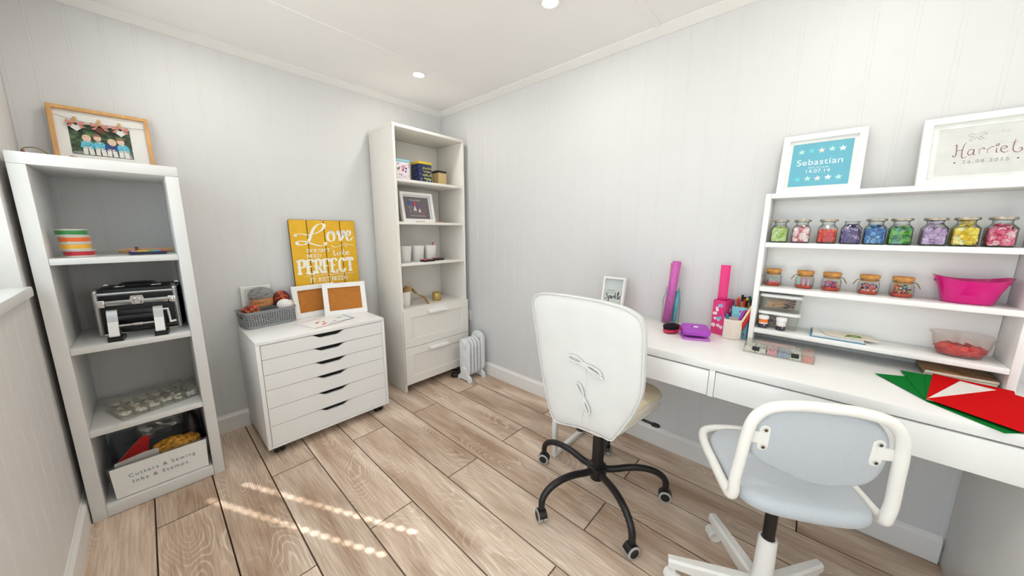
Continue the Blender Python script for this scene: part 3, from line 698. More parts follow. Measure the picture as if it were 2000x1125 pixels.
bm = new(); prism(bm, [(-.045, .335), (.02, .345), (.045, .335), (.03, .318), (-.03, .318)], (0.0415, 0, 0), Y, Z, 0.001); finish('grille', bm, mat('radiator_grey', (186, 190, 194), 0.5), t)
for x in (-0.088, 0.058):
    bm = new(); pts = [(-.075, 0), (-.055, 0), (-.045, .012), (.045, .012), (.055, 0), (.075, 0), (.07, .028), (.045, .052), (.03, .075), (-.03, .075), (-.045, .052), (-.07, .028)]
    prism(bm, pts, (x-0.014, 0, 0), Y, Z, 0.028); finish('foot', bm, HW, t, ang=30)
t = thing('power_adaptor', 'small black plug and cable on the floor beside the radiator', 'adaptor', (-0.215, -0.405, 0))
bm = new(); pillow(bm, rrect(0.09, 0.05, 0.02, 4), [(0.9, 0.0), (1, 0.006), (1, 0.02), (0.85, 0.032), (0.3, 0.035)], (0, 0, 0), Vector((.8, -.6, 0)), Vector((.6, .8, 0)), Z); finish('body', bm, BLACK, t)
bm = new(); tube(bm, smooth_path([(0.03, -0.02, 0.028), (0.05, -0.02, 0.05), (0.045, 0.01, 0.062), (0.06, 0.04, 0.03), (0.07, 0.09, 0.006), (0.03, 0.16, 0.005)], 5), 0.006, 8); finish('cable', bm, BLACK, t)
# ================================================================== picture frames
def frame(name, label, loc, W, H, fw, fm, rx, rz=0.0, dep=0.02, mount=None, mw=0.0, pic=None, group=None, stand=False, pane=True):
    """stands on its lower front edge at loc; local x right, z up, front towards -y; rx<0 leans the top back"""
    t = thing(name, label, 'picture frame', loc, rz, group, rx)
    bm = new()
    pr = [(0, 0), (fw, 0.003), (fw, dep*0.9), (0, dep)]
    for a in ((-W/2, W/2, 0, 0), (-W/2, W/2, 0, 1), (-H/2, H/2, 1, 0), (-H/2, H/2, 1, 1)): pass
    outer = [(-W/2, 0), (W/2, 0), (W/2, H), (-W/2, H)]; inner = [(-W/2+fw, fw), (W/2-fw, fw), (W/2-fw, H-fw), (-W/2+fw, H-fw)]
    rings = [[(*p, d) for p in ring] for ring, d in ((outer, dep), (outer, 0.0015), ([(x*(1-0.003/W*2), 0.0015+(z-0.0015)*(1-0.003/H)) for x, z in outer], 0.0), (inner, 0.002), (inner, dep-0.004), (outer, dep))]
    vr = [[bm.verts.new((x, d, z)) for x, z, d in r] for r in rings]
    vr[-1] = vr[0] if False else vr[-1]
    ring_faces(bm, vr, cap0=False, cap1=False)
    bmesh.ops.remove_doubles(bm, verts=bm.verts, dist=1e-6)
    finish('frame', bm, fm, t, ang=20)
    one('backing', mat('backing_board', (150, 112, 74), 0.85, var=0.06, scale=60), t, lambda b: box(b, -W/2+0.004, W/2-0.004, dep-0.0035, dep-0.0005, 0.004, H-0.004))
    yb = dep-0.006
    if mount is not None:
        def mt(b):
            i0 = [(-W/2+fw-0.001, fw-0.001), (W/2-fw+0.001, fw-0.001), (W/2-fw+0.001, H-fw+0.001), (-W/2+fw-0.001, H-fw+0.001)]
            i1 = [(-W/2+fw+mw, fw+mw), (W/2-fw-mw, fw+mw), (W/2-fw-mw, H-fw-mw), (-W/2+fw+mw, H-fw-mw)]
            ring_faces(b, [[b.verts.new((x, yb-0.002, z)) for x, z in i0], [b.verts.new((x, yb-0.002, z)) for x, z in i1], [b.verts.new((x, yb, z)) for x, z in i1]], cap0=False, cap1=False)
        one('mount', mount, t, mt, smooth=False)
    if pic is not None:
        one('picture', pic, t, lambda b: box(b, -W/2+fw-0.001, W/2-fw+0.001, yb, yb+0.002, fw-0.001, H-fw+0.001))
    if pane:
        one('pane', FPANE, t, lambda b: box(b, -W/2+fw-0.0005, W/2-fw+0.0005, 0.0045, 0.0057, fw-0.0005, H-fw+0.0005), smooth=False)
    if stand:
        one('easel_stand', fm, t, lambda b: prism(b, [(-0.022, 0.01), (0.022, 0.01), (0.016, H*0.8), (-0.016, H*0.8)], (W*0.25, dep+0.018, 0), X, Z, -0.003))
    return t, yb
OAK = mat('oak_frame', (214, 164, 104), 0.5, var=0.16, scale=6, stretch=(8, 8, 1.2))
WFR = mat('white_frame_paint', (240, 239, 236), 0.4, var=0.01)
def leanfor(h, dy): return -math.asin(max(-1, min(1, dy/h)))

# --- family photograph on the shelf tower
t, yb = frame('photo_frame', 'oak-framed photograph of four seated children on top of the shelf tower', (-1.897, -0.078, 1.4652), 0.292, 0.262, 0.014, OAK, leanfor(0.262, 0.040), 0, 0.022, pic=PAPER)
def photo_mat():
    m = bpy.data.materials.new('hedge_print'); m.use_nodes = True; nt = m.node_tree; b = nt.nodes['Principled BSDF']
    tc = nt.nodes.new('ShaderNodeTexCoord'); n = nt.nodes.new('ShaderNodeTexNoise'); n.inputs['Scale'].default_value = 55; n.inputs['Detail'].default_value = 5
    nt.links.new(tc.outputs['Object'], n.inputs['Vector']); r = nt.nodes.new('ShaderNodeValToRGB'); e = r.color_ramp.elements
    e[0].position = 0.38; e[0].color = lin((28, 42, 34)); e[1].position = 0.66; e[1].color = lin((92, 122, 76)); e.new(0.52).color = lin((52, 78, 50))
    nt.links.new(n.outputs['Fac'], r.inputs[0]); nt.links.new(r.outputs[0], b.inputs['Base Color']); b.inputs['Roughness'].default_value = 0.5; return m
SKIN = mat('print_skin', (240, 208, 186), 0.6); HAIR = mat('print_fair_hair', (226, 200, 158), 0.6, var=0.15, scale=200); HAIRB = mat('print_brown_hair', (150, 112, 82), 0.6, var=0.15, scale=200)
CHK = mat('print_turquoise_check', (96, 190, 214), 0.6, var=0.35, scale=120); NAVY = mat('print_navy', (44, 66, 132), 0.6, var=0.1); PALE = mat('print_pale_trousers', (238, 234, 228), 0.6, var=0.04, scale=90); ROCK = mat('print_rock', (150, 152, 150), 0.6, var=0.5, scale=150); JEAN = mat('print_jeans', (60, 74, 110), 0.6, var=0.2, scale=100)
def photo(bm):
    o = (0, yb-0.0004, 0)
    px0, px1, pz0, pz1 = -0.098, 0.080, 0.063, 0.198
    bm.faces.new([bm.verts.new((x, o[1], z)) for x, z in ((px0, pz0), (px1, pz0), (px1, pz1), (px0, pz1))]).material_index = 0
    def F(poly, mi, e): flat(bm, poly, o, X, Z, e, mi)
    for a in ((px0+0.001, 0.002, px0+0.04, 0.016), (0.045, 0.001, px1-0.002, 0.034)): F([(a[0], pz0+a[1]), (a[2], pz0+a[1]), (a[2]-0.006, pz0+a[3]), (a[0]+0.004, pz0+a[3]*0.8)], 7, 0.0002)
    for cx, hz, hx, sh, fair, trou in ((-.052, .134, -.052, 4, 1, 6), (-.017, .142, -.022, 4, 2, 6), (.016, .129, .020, 5, 1, 6), (.051, .137, .046, 4, 2, 6)):
        F([(cx-.015, pz0+.004), (cx-.002, pz0+.002), (cx-.001, pz0+.03), (cx+.001, pz0+.03), (cx+.003, pz0+.002), (cx+.017, pz0+.004), (cx+.014, pz0+.036), (cx-.014, pz0+.036)], trou, 0.0004)
        F([(cx-.016, pz0+.030), (cx+.016, pz0+.030), (cx+.0165, pz0+.054), (cx+.009, pz0+.064), (cx-.009, pz0+.064), (cx-.0165, pz0+.054)], sh, 0.0006)
        F([(cx-.006, pz0+.064), (cx+.006, pz0+.064), (cx+.001, pz0+.055)], 3, 0.0007)
        for s in (-1, 1): F([(cx+s*.0165, pz0+.056), (cx+s*.0205, pz0+.034), (cx+s*.008, pz0+.028), (cx+s*.005, pz0+.033), (cx+s*.0145, pz0+.037), (cx+s*.0125, pz0+.052)], sh, 0.00065)
        for s in (-1, 1): F(circ(cx+s*.006, pz0+.034, .005, .0032, 10), 3, 0.0008)
        F(circ(hx, hz+.004, .0132, .0145), 1 if fair == 1 else 2, 0.0008)
        F(circ(hx+.001, hz-.001, .0108, .012), 3, 0.0010)
        F([(hx-.012, hz+.006), (hx+.013, hz+.008), (hx+.009, hz+.016), (hx, hz+.019), (hx-.009, hz+.016)], 1 if fair == 1 else 2, 0.0012)
        for s in (-1, 1): F(circ(hx+s*.0042, hz+.001, .0010, .0012, 6), 8, 0.0012)
        F([(hx-.004, hz-.006), (hx+.005, hz-.0058), (hx+.003, hz-.0078), (hx-.002, hz-.008)], 9, 0.0012)
    
one('photograph', [photo_mat(), HAIR, HAIRB, SKIN, CHK, NAVY, PALE, ROCK, mat('print_dark', (50, 36, 34), 0.6), mat('print_lips', (200, 120, 110), 0.6)], t, photo, smooth=False)
TWINE = mat('jute_twine', (142, 112, 76), 0.9, var=0.2, scale=200)
one('washing_line', TWINE, t, lambda b: tube(b, smooth_path([(-0.131, 0.009, 0.222), (-0.07, 0.009, 0.207), (0, 0.009, 0.203), (0.07, 0.009, 0.207), (0.131, 0.009, 0.210)], 5), 0.0008, 5))
PINKR = mat('dusty_pink_ribbon', (206, 140, 128), 0.8, var=0.1); BRN = mat('brown_wood_heart', (120, 70, 56), 0.7)
for i, cx in enumerate((-0.075, -0.008, 0.052)):
    pg = one('peg', OAK, t, lambda b: box(b, cx-0.005, cx+0.005, 0.005, 0.010, 0.196, 0.222, 0.001))
    one('bow', PINKR, pg, lambda b: (prism(b, [(cx, .196), (cx-.024, .206), (cx-.028, .196), (cx-.022, .188)], (0, 0.0045, 0), X, Z, 0.002), prism(b, [(cx, .196), (cx+.024, .204), (cx+.027, .194), (cx+.021, .187)], (0, 0.0045, 0), X, Z, 0.002), prism(b, [(cx-.003, .196), (cx-.026, .176), (cx-.014, .176)], (0, 0.004, 0), X, Z, 0.0015), prism(b, [(cx+.003, .196), (cx+.028, .178), (cx+.016, .175)], (0, 0.004, 0), X, Z, 0.0015)))
    hp = [(cx+.0145*math.sin(q)**3*1.25, .178+.0011*(13*math.cos(q)-5*math.cos(2*q)-2*math.cos(3*q)-math.cos(4*q))) for q in [2*PI*k/24 for k in range(24)]]
    one('heart_tag', BRN if i == 1 else PAPER, pg, lambda b: prism(b, hp, (0, 0.0075, 0), X, Z, -0.002))
# --- dried twig bunch on top of the tower
t = thing('twine_bundle', 'looped brown twine and dried stems beside the oak photo frame', 'decoration', (-2.07, -0.30, 1.4655))
one('loop', TWINE, t, lambda b: tube(b, smooth_path([(-0.02, 0, 0.003), (-0.024, 0, 0.022), (-0.012, 0.01, 0.033), (0.01, 0.01, 0.034), (0.03, 0.005, 0.018), (0.036, 0, 0.004), (0.06, -0.01, 0.003), (0.09, 0, 0.003)], 6), 0.0018, 6))
one('knot', BRN, t, lambda b: sphere(b, (-0.022, 0, 0.012), 0.007, 2, 0, (.8, .8, 1.7)))
one('stems', mat('dried_stem', (134, 84, 52), 0.9, var=0.3, scale=120), t, lambda b: [tube(b, smooth_path([(0.06+0.006*i, -0.01+0.004*i, 0.004), (0.09, 0.01*((i % 3)-1), 0.006+0.0025*(i % 4)), (0.13, 0.012*((i % 4)-1.5), 0.004)], 4), 0.0035, 5) for i in range(7)])
# --- ribbon spools
SPW = mat('spool_card', (232, 228, 216), 0.6)
for i, (nm, c) in enumerate((('red', (196, 26, 44)), ('yellow', (240, 178, 44)), ('orange', (236, 106, 30)), ('green', (42, 140, 62)))):
    t = thing('ribbon_spool', {'red': 'red ribbon spool at the bottom of the stack on the tower shelf', 'yellow': 'yellow ribbon spool second from the bottom of the stack', 'orange': 'orange ribbon spool just under the green one', 'green': 'green ribbon spool on top of the stack'}[nm], 'ribbon', (-2.018+[.006, 0, .001, -.004][i], -0.315, 1.0925+i*0.0272), 0.5*i, 'stacked ribbon spools')
    rm = mat('satin_ribbon_'+nm, c, 0.35, var=0.08, scale=60, sheen=0.3)
    one('flange', SPW, t, lambda b: lathe(b, [(0.0425, 0.0005), (0.0425, 0.0022), (0.01, 0.0022)], 36)); one('flange', SPW, t, lambda b: lathe(b, [(0.01, 0.0246), (0.0425, 0.0246), (0.0425, 0.0265)], 36))
    one('ribbon', rm, t, lambda b: lathe(b, [(0.0390, 0.0055), (0.0400, 0.0062), (0.0400, 0.0208), (0.0390, 0.0215)], 36)); one('core', SPW, t, lambda b: lathe(b, [(0.0375, 0.0023), (0.0385, 0.0024), (0.0385, 0.0245)], 36))
# --- carved sticks and slim pencil tin
t = thing('twine_skein', 'tan skein of raffia lying behind the slim pencil tin', 'raffia', (-1.83, -0.21, 1.0925))
def skein(b):
    for k in range(14):
        a = k*0.45; r = 0.010
        tube(b, smooth_path([(-0.085, 0.004*math.cos(a), 0.012+0.004*math.sin(a)), (-0.05, r*math.cos(a+.5), 0.013+r*math.sin(a+.5)*.8), (0.0, r*math.cos(a+1), 0.012+r*math.sin(a+1)*.7), (0.05, r*math.cos(a+1.7), 0.013+r*math.sin(a+1.7)*.8), (0.085, 0.005*math.cos(a+2), 0.012+.005*math.sin(a+2))], 4), 0.0036, 5)
one('strands', mat('tan_raffia', (196, 154, 112), 0.9, var=0.2, scale=150), t, skein)
one('band', BRN, t, lambda b: lathe(b, [(0.0155, -0.005), (0.0155, 0.005)], 16)).matrix_local = Matrix.Translation((-0.03, 0, 0.0155)) @ Matrix.Rotation(PI/2, 4, 'Y')
t = thing('pencil_tin', 'slim navy tin of coloured pencils near the right side of the tower shelf', 'tin', (-1.828, -0.300, 1.0925), 0.10)
one('tray', mat('navy_tin', (34, 40, 66), 0.4), t, lambda b: box(b, -0.055, 0.055, -0.03, 0.03, 0.0, 0.013, 0.002))
for i, c in enumerate(((206, 140, 176), (240, 176, 40), (236, 196, 70), (120, 176, 120), (98, 168, 214), (206, 90, 120))):
    one('pencil_block', mat('tin_print_%d' % i, c, 0.5), t, lambda b: box(b, -0.051+i*0.017, -0.034+i*0.017-0.0004, -0.028, 0.028, 0.0132, 0.0175, 0.001))
# --- black aluminium case
t = thing('vanity_case', 'black hard case with aluminium edges and top handle inside the tower', 'case', (-1.872, -0.195, 0.7412), math.radians(-9))
w, d, h = 0.122, 0.085, 0.205; hl = 0.145
CB = mat('case_black_panel', (18, 18, 20), 0.45, var=0.15, scale=160, bump=0.15, bscale=500)
one('body', CB, t, lambda b: box(b, -w, w, -d, d, 0.0, hl-0.002, 0.004)); lid = one('lid', CB, t, lambda b: box(b, -w, w, -d, d, hl, h, 0.006))
def edges_(b):
    r = 0.009
    for sx in (-1, 1):
        for sy in (-1, 1):
            tube(b, [(sx*(w-.002), sy*(d-.002), 0.006), (sx*(w-.002), sy*(d-.002), h-.014)], r, 10)
            tube(b, smooth_path([(sx*(w-.002), sy*(d-.002), h-.02), (sx*(w-.003), sy*(d-.004), h-.006), (sx*(w-.008), sy*(d-.03), h-.002)], 3), r, 10)
        tube(b, [(-w+.004, sx*(d-.003), h-.022), (w-.004, sx*(d-.003), h-.022)], 0.0075, 8)
        tube(b, [(-w+.004, sx*(d-.002), 0.005), (w-.004, sx*(d-.002), 0.005)], 0.006, 8)
        tube(b, [(sx*(w-.004), -d+.004, h-.012), (sx*(w-.004), d-.004, h-.012)], 0.007, 8); tube(b, [(sx*(w-.003), -d+.004, 0.005), (sx*(w-.003), d-.004, 0.005)], 0.006, 8)
    box(b, -w+0.006, w-0.006, -d-0.0035, -d+.001, hl-0.013, hl+0.008, 0.001); 
one('edge_trim', SILV, t, edges_)
one('seam', BLACK, t, lambda b: box(b, -w+.006, w-.006, -d-.0040, -d-.003, hl-.003, hl-.0015))
for sx in (-1, 1):
    one('corner_clip', CHRM, t, lambda b: (box(b, sx*(w-.014)-.013, sx*(w-.014)+.013, -d-.0075, -d-.0036, hl-.018, hl+.013, 0.002), cyl(b, (sx*(w-.02), -d-.009, hl+.006), (sx*(w-.02), -d-.007, hl+.006), .003), cyl(b, (sx*(w-.02), -d-.009, hl-.010), (sx*(w-.02), -d-.007, hl-.010), .003)))
def latch(b):
    prism(b, [(-.022, .010), (-.018, .026), (.018, .026), (.022, .010), (.016, -.012), (-.016, -.012)], (0, -d-.0036, hl), X, Z, 0.004)
    tube(b, smooth_path([(-.010, -d-.010, hl-.010), (-.011, -d-.011, hl+.006), (0, -d-.011, hl+.014), (.011, -d-.011, hl+.006), (.010, -d-.010, hl-.010)], 4), .0025, 8)
one('latch', CHRM, t, latch)
one('handle', BLACK, lid, lambda b: tube(b, smooth_path([(-.055, -.02, h+.002), (-.048, -.02, h+.013), (0, -.02, h+.016), (.048, -.02, h+.013), (.055, -.02, h+.002)], 4), .006, 8))
for sx in (-1, 1): one('handle_plate', CHRM, lid, lambda b: box(b, sx*.058-.016, sx*.058+.016, -.036, -.004, h+.0003, h+.004, .0015))
# --- embossing machine in front of the case
t = thing('embossing_machine', 'silver and black die-cutting machine with crank standing before the black case', 'machine', (-1.893, -0.352, 0.7412), math.radians(-6))
DKB = mat('machine_black', (16, 16, 18), 0.3)
for sx, hz in ((-1, 0), (1, 0)):
    x = sx*0.066
    ft = one('foot', DKB, t, lambda b: prism(b, [(-.050, 0), (.030, 0), (.026, .016), (-.040, .020), (-.048, .016)], (x-.020, 0, 0), Y, Z, 0.042))
    one('side_arm', SILV, t, lambda b: prism(b, [(-.046, .020), (-.030, .018), (-.004, .02), (-.002, .118), (-.010, .128), (-.018, .122), (-.024, .105), (-.030, .080)], (x-.015, 0, 0), Y, Z, 0.030))
    one('label_plate', MELG, t, lambda b: prism(b, [(-.0465, .024), (-.0315, .080), (-.033, .0805), (-.048, .0245)], (x-.0145, 0, 0), Y, Z, 0.029))
for z, r in ((.055, .015), (.09, .015)): one('roller', DKB, t, lambda b: cyl(b, (-.052, -.012, z), (.052, -.012, z), r, seg=20))
one('cover_plate', DKB, t, lambda b: box(b, -.052, .052, -.006, .004, .03, .118, .003))
one('cross_bar', SILV, t, lambda b: (cyl(b, (-.05, -.034, .062), (.05, -.034, .062), .0042), box(b, -.010, .018, -.041, -.030, .058, .068, .001)))
one('crank', CHRM, t, lambda b: (cyl(b, (.081, -.02, .112), (.098, -.02, .112), .005), tube(b, [(.096, -.02, .115), (.100, -.024, .05)], .0042, 8), cyl(b, (.098, -.024, .053), (.118, -.024, .056), .0065)))
one('crank_knob', DKB, t, lambda b: box(b, .084, .124, -.030, -.010, .038, .047, .003))
# --- clear bead organiser
t = thing('craft_organiser', 'clear divided plastic box of white trinkets on the third tower shelf', 'box', (-1.893, -0.272, 0.3915), math.radians(17.5))
hx, hy = 0.128, 0.088
def tray(b):
    box(b, -hx, hx, -hy, hy, 0, 0.002)
    for a in ((-hx, hx, -hy, -hy+.002), (-hx, hx, hy-.002, hy), (-hx, -hx+.002, -hy, hy), (hx-.002, hx, -hy, hy)): box(b, a[0], a[1], a[2], a[3], .002, .042)
    for k in range(1, 6): x = -hx+k*2*hx/6; box(b, x-.0008, x+.0008, -hy+.002, hy-.002, .002, .040)
    for k in (1, 2): y = -hy+k*2*hy/3; box(b, -hx+.002, hx-.002, y-.0008, y+.0008, .002, .040)
one('tray', CLEARP, t, tray, smooth=False); one('lid', CLEARP, t, lambda b: (box(b, -hx-.003, hx+.003, -hy-.003, hy+.003, .0425, .0445), box(b, -hx-.003, hx+.003, -hy-.003, -hy-.0015, .034, .0425), box(b, -hx-.003, hx+.003, hy+.0015, hy+.003, .034, .0425)), smooth=False)
for s in (-.06, .06): one('clasp', CLEARP, t, lambda b: box(b, s-.012, s+.012, -hy-.006, -hy-.0032, .022, .043, .001))
TR = [mat('trinket_white', (238, 234, 226), 0.6, var=.06), mat('trinket_cream', (226, 206, 176), 0.6), mat('trinket_plum', (92, 62, 70), 0.6), mat('trinket_teal', (76, 98, 112), 0.5)]
def trinkets(b):
    rr = random.Random(3)
    for i in range(6):
        for j in range(3):
            for k in range(5):
                mi = 0 if (j == 0 or rr.random() < .45) else rr.choice([1, 1, 1, 2, 3])
                if j == 0: mi = 0
                sphere(b, (-hx+(i+.5)*2*hx/6+rr.uniform(-.011, .011), -hy+(j+.5)*2*hy/3+rr.uniform(-.016, .016), .012+rr.uniform(0, .014)), .0095, 1, mi, (1, 1, .7))
o = one('trinkets', TR, t, trinkets); o['kind'] = 'stuff'
# --- plastic bin with a paper label
t = thing('storage_bin', 'clear plastic bin with a lettered white card label at the foot of the tower', 'bin', (-1.901, -0.235, 0.0525))
def rect(x0, x1, y0, y1, z): return [Vector((x0, y0, z)), Vector((x1, y0, z)), Vector((x1, y1, z)), Vector((x0, y1, z))]
def binm(b):
    loft(b, [rect(-.148, .148, -.165, .17, .0), rect(-.160, .160, -.172, .182, .150), rect(-.1625, .1625, -.1765, .184, .150), rect(-.1625, .1625, -.1765, .184, .154), rect(-.157, .157, -.169, .179, .154), rect(-.145, .145, -.162, .167, .003)])
one('tub', glass('bin_plastic', (232, 236, 238), (214, 222, 226), 0.08, 3.0, haze=0.04), t, binm, ang=20)
LB0, LB1 = Vector((-.147, -.1668, .003)), Vector((-.152, -.1737, .146))
lu = (LB1-LB0); lu = Vector((0, lu.y, lu.z)).normalized()
lab = one('label_card', PAPER, t, lambda b: prism(b, [(-.147, 0), (.147, 0), (.151, .143), (-.151, .143)], (0, -.1672, .003), X, lu, 0.0008))
INK = mat('teal_print_ink', (92, 128, 142), 0.8)
lettering('Cutters & Sewing', .0235, Vector((.002, -.1672-.0010, .003))+lu*.090, X, lu, INK, lab, space=1.25); lettering('Inks & Stamps', .0235, Vector((-.008, -.1672-.0010, .003))+lu*.058, X, lu, INK, lab, space=1.3)
bt = (-1.901, -0.235)
o = thing('felt_piece', 'folded red felt sticking out of the labelled bin', 'felt', (-1.985, -0.26, 0.058)); one('fold', mat('red_felt', (200, 34, 30), .95, var=.1, scale=90, sheen=.4), o, lambda b: (prism(b, [(-.055, .10), (.045, .12), (.058, .185), (.03, .19)], (0, -.02, 0), X, Z, -.012), prism(b, [(-.04, .0), (.04, .0), (.045, .12), (-.05, .10)], (0, -.02, 0), X, Z, -.012)))
LEOP = mat('orange_spotted_print', (206, 142, 52), .8, var=.75, scale=70)
o = thing('fabric_bundle', 'crumpled orange spotted fabric in the labelled bin', 'fabric', (-1.85, -0.30, 0.06))
def bundle(b):
    v = sphere(b, (0, 0, .10), .085, 4, 0, (1.05, .5, .62)); rr = random.Random(5)
    from mathutils import noise
    for q in v: q.co += q.co.normalized()*noise.noise(q.co*40)*.014
one('bundle', LEOP, o, bundle)
o = thing('cellophane_bag', 'crinkled clear cellophane bag on top of the bin contents', 'bag', (-1.885, -0.19, 0.19))
def bag(b):
    from mathutils import noise
    v = sphere(b, (0, 0, .065), .092, 4, 0, (1.0, .55, .68))
    for q in v:
        n = noise.noise(q.co*22)*.022+noise.noise(q.co*60)*.009; q.co += Vector((q.co.x, q.co.y, q.co.z-.065)).normalized()*n
one('film', glass('cellophane', (248, 248, 248), (206, 206, 210), .10, 2.0, gloss=2.2, haze=.06), o, bag, ang=15)
o = thing('dark_pouch', 'dark plastic pouch standing at the right end of the bin', 'pouch', (-1.785, -0.20, 0.058))
one('pouch', mat('dark_pouch_skin', (48, 42, 44), .35, var=.2, scale=30, bump=.5, bscale=40), o, lambda b: loft(b, [sring(20, .028, .08, .0, e=4), sring(20, .034, .09, .08, e=3), sring(20, .028, .075, .17, e=3), sring(20, .012, .05, .225, e=2)]))
o = thing('felt_roll', 'pale felt sheet curled along the front of the bin', 'felt', (-1.99, -0.36, 0.06)); one('sheet', mat('pale_felt', (214, 206, 196), .95), o, lambda b: prism(b, [(-.05, .05), (.08, .07), (.085, .148), (.04, .150), (-.05, .135)], (0, 0, 0), X, Z, -.004))

# ================================================================== on the drawer cabinet
ZA = 0.6453
t = thing('plastic_basket', 'grey perforated plastic basket of yarn on the drawer cabinet', 'basket', (-1.392, -0.115, ZA), math.radians(9))
BG = mat('grey_basket_plastic', (142, 144, 146), .5, var=.03)
bw, bd, bh = .131, .077, .096
def basket(b):
    nper = 124; rows = 17
    def P(u, v):
        # perimeter by arc length on a rounded rectangle
        k = .92+.08*v; hx_, hy_ = bw*k, bd*k; r = .022
        segs = [('l', 2*(hy_-r)), ('c', PI/2*r), ('l', 2*(hx_-r)), ('c', PI/2*r)]*2
        Lt = sum(s[1] for s in segs); q = (u % 1.0)*Lt
        x, y, a = hx_, -(hy_-r), PI/2
        for kind, ln in segs:
            if q <= ln+1e-9:
                if kind == 'l': return (x+math.cos(a)*q, y+math.sin(a)*q, v*bh)
                cx, cy = x-r*math.sin(a), y+r*math.cos(a); ang = a-PI/2+q/r
                return (cx+r*math.cos(ang), cy+r*math.sin(ang), v*bh)
            if kind == 'l': x += math.cos(a)*ln; y += math.sin(a)*ln
            else:
                cx, cy = x-r*math.sin(a), y+r*math.cos(a); a += PI/2; x, y = cx+r*math.cos(a-PI/2), cy+r*math.sin(a-PI/2)
            q -= ln
    V = [[b.verts.new(P(i/nper, j/rows)) for j in range(rows+1)] for i in range(nper)]
    for i in range(nper):
        for j in range(rows):
            hole = i % 2 == 1 and j % 2 == 1 and 1 < j < rows-2
            x, y, _ = P((i+.5)/nper, .5)
            if abs(x) > bw*.93 and abs(y) < bd*.42 and j >= 9:       # handle slots in the short ends
                if 10 <= j <= 13: continue
                hole = False
            if hole: continue
            b.faces.new((V[i][j], V[(i+1) % nper][j], V[(i+1) % nper][j+1], V[i][j+1]))
    b.faces.new([V[i][0] for i in reversed(range(nper))])
bo = one('wall', BG, t, basket, ang=50)
sm = bo.modifiers.new('thickness', 'SOLIDIFY'); sm.thickness = .0022; sm.offset = 0
def rim(b):
    pts = rrect(2*bw+.004, 2*bd+.004, .024, 6); tube(b, [Vector((x, y, bh)) for x, y in pts], .0034, 8, closed=True)
one('rim', BG, t, rim)
YR = {'grey': (138, 136, 134), 'dark': (62, 58, 58), 'white': (240, 238, 234), 'red': (178, 44, 30), 'orange': (222, 116, 44), 'black': (40, 30, 32), 'brick': (140, 40, 34)}
def ymat(n): return mat('wool_'+n, YR[n], .95, var=.12, scale=220, bump=.3, bscale=500, sheen=.3)
def wound(b, R, r, turns, sc, seed, nm=1, tilt=.35):
    rr = random.Random(seed); N = turns*18; pts = []
    for i in range(N+1):
        a = 2*PI*i/18; ax = Matrix.Rotation(2*PI*i/N*2.0+.4*math.sin(i*.02), 3, 'Z') @ Matrix.Rotation(.25+1.15*abs(math.sin(i/N*PI*3.3)), 3, 'X')
        p = ax @ Vector((math.cos(a), math.sin(a), .12*math.sin(i*.21))); p = p*R*(1+.025*math.sin(i*.37)); pts.append(Vector((p.x*sc[0], p.y*sc[1], p.z*sc[2])))
    fs = tube(b, pts, r, 5)
    per = len(fs)//N if N else 1
    if nm > 1:
        ch = 0; left = 0
        for i in range(N):
            if left <= 0: ch = (ch+rr.randint(1, nm-1)) % nm; left = rr.randint(9, 26)
            left -= 1
            for f in fs[i*5:(i+1)*5]: f.material_index = ch
def ball(name, label, loc, R, r, turns, sc, mats_, seed, rot=(0, 0, 0)):
    o = thing(name, label, 'yarn', loc, 0, 'yarn in the grey basket'); o.rotation_euler = rot
    one('strand', mats_, o, lambda b: wound(b, R, r, turns, sc, seed, len(mats_)))
    one('core', mats_[0], o, lambda b: sphere(b, (0, 0, 0), R*.97, 3, 0, sc))
    return o
multi = [ymat('red'), ymat('black'), ymat('orange'), ymat('brick')]
ball('yarn_ball', 'red, orange and black yarn at the left end of the basket', (-1.468, -0.122, ZA+.085), .047, .0042, 34, (.95, .85, .78), multi, 1, (0, .2, .3))
ball('yarn_ball', 'round red and black yarn ball behind the white one', (-1.298, -0.050, ZA+.134), .043, .004, 34, (1, .95, 1), multi, 2, (.5, .3, 1))
ball('yarn_ball', 'charcoal yarn at the front middle of the basket', (-1.380, -0.142, ZA+.078), .046, .0042, 34, (1.05, .72, .72), [ymat('dark')], 3, (0, .1, .2))
ball('yarn_ball', 'white yarn ball near the right end of the basket', (-1.300, -0.130, ZA+.104), .038, .0026, 60, (1.05, .9, .86), [ymat('white')], 4, (.2, .1, .1))
o = ball('yarn_ball', 'thick grey yarn skein with an orange-brown paper band', (-1.402, -0.078, ZA+.175), .056, .0058, 26, (1.05, .8, .72), [ymat('grey')], 5, (0, 0, .1))
one('skein_body', ymat('grey'), o, lambda b: loft(b, [sring(24, .045, .036, -.12, e=2.4), sring(24, .050, .040, -.02, e=2.4)]))
bd_ = one('paper_band', mat('orange_kraft_band', (206, 140, 88), .7, var=.05), o, lambda b: lathe(b, [(.0535, -.066), (.0545, -.064), (.0545, -.008), (.0535, -.006)], 32, cap0=False, cap1=False))
bd_.scale = (1, .80, 1)
dk = mat('band_print', (60, 42, 40), .7)
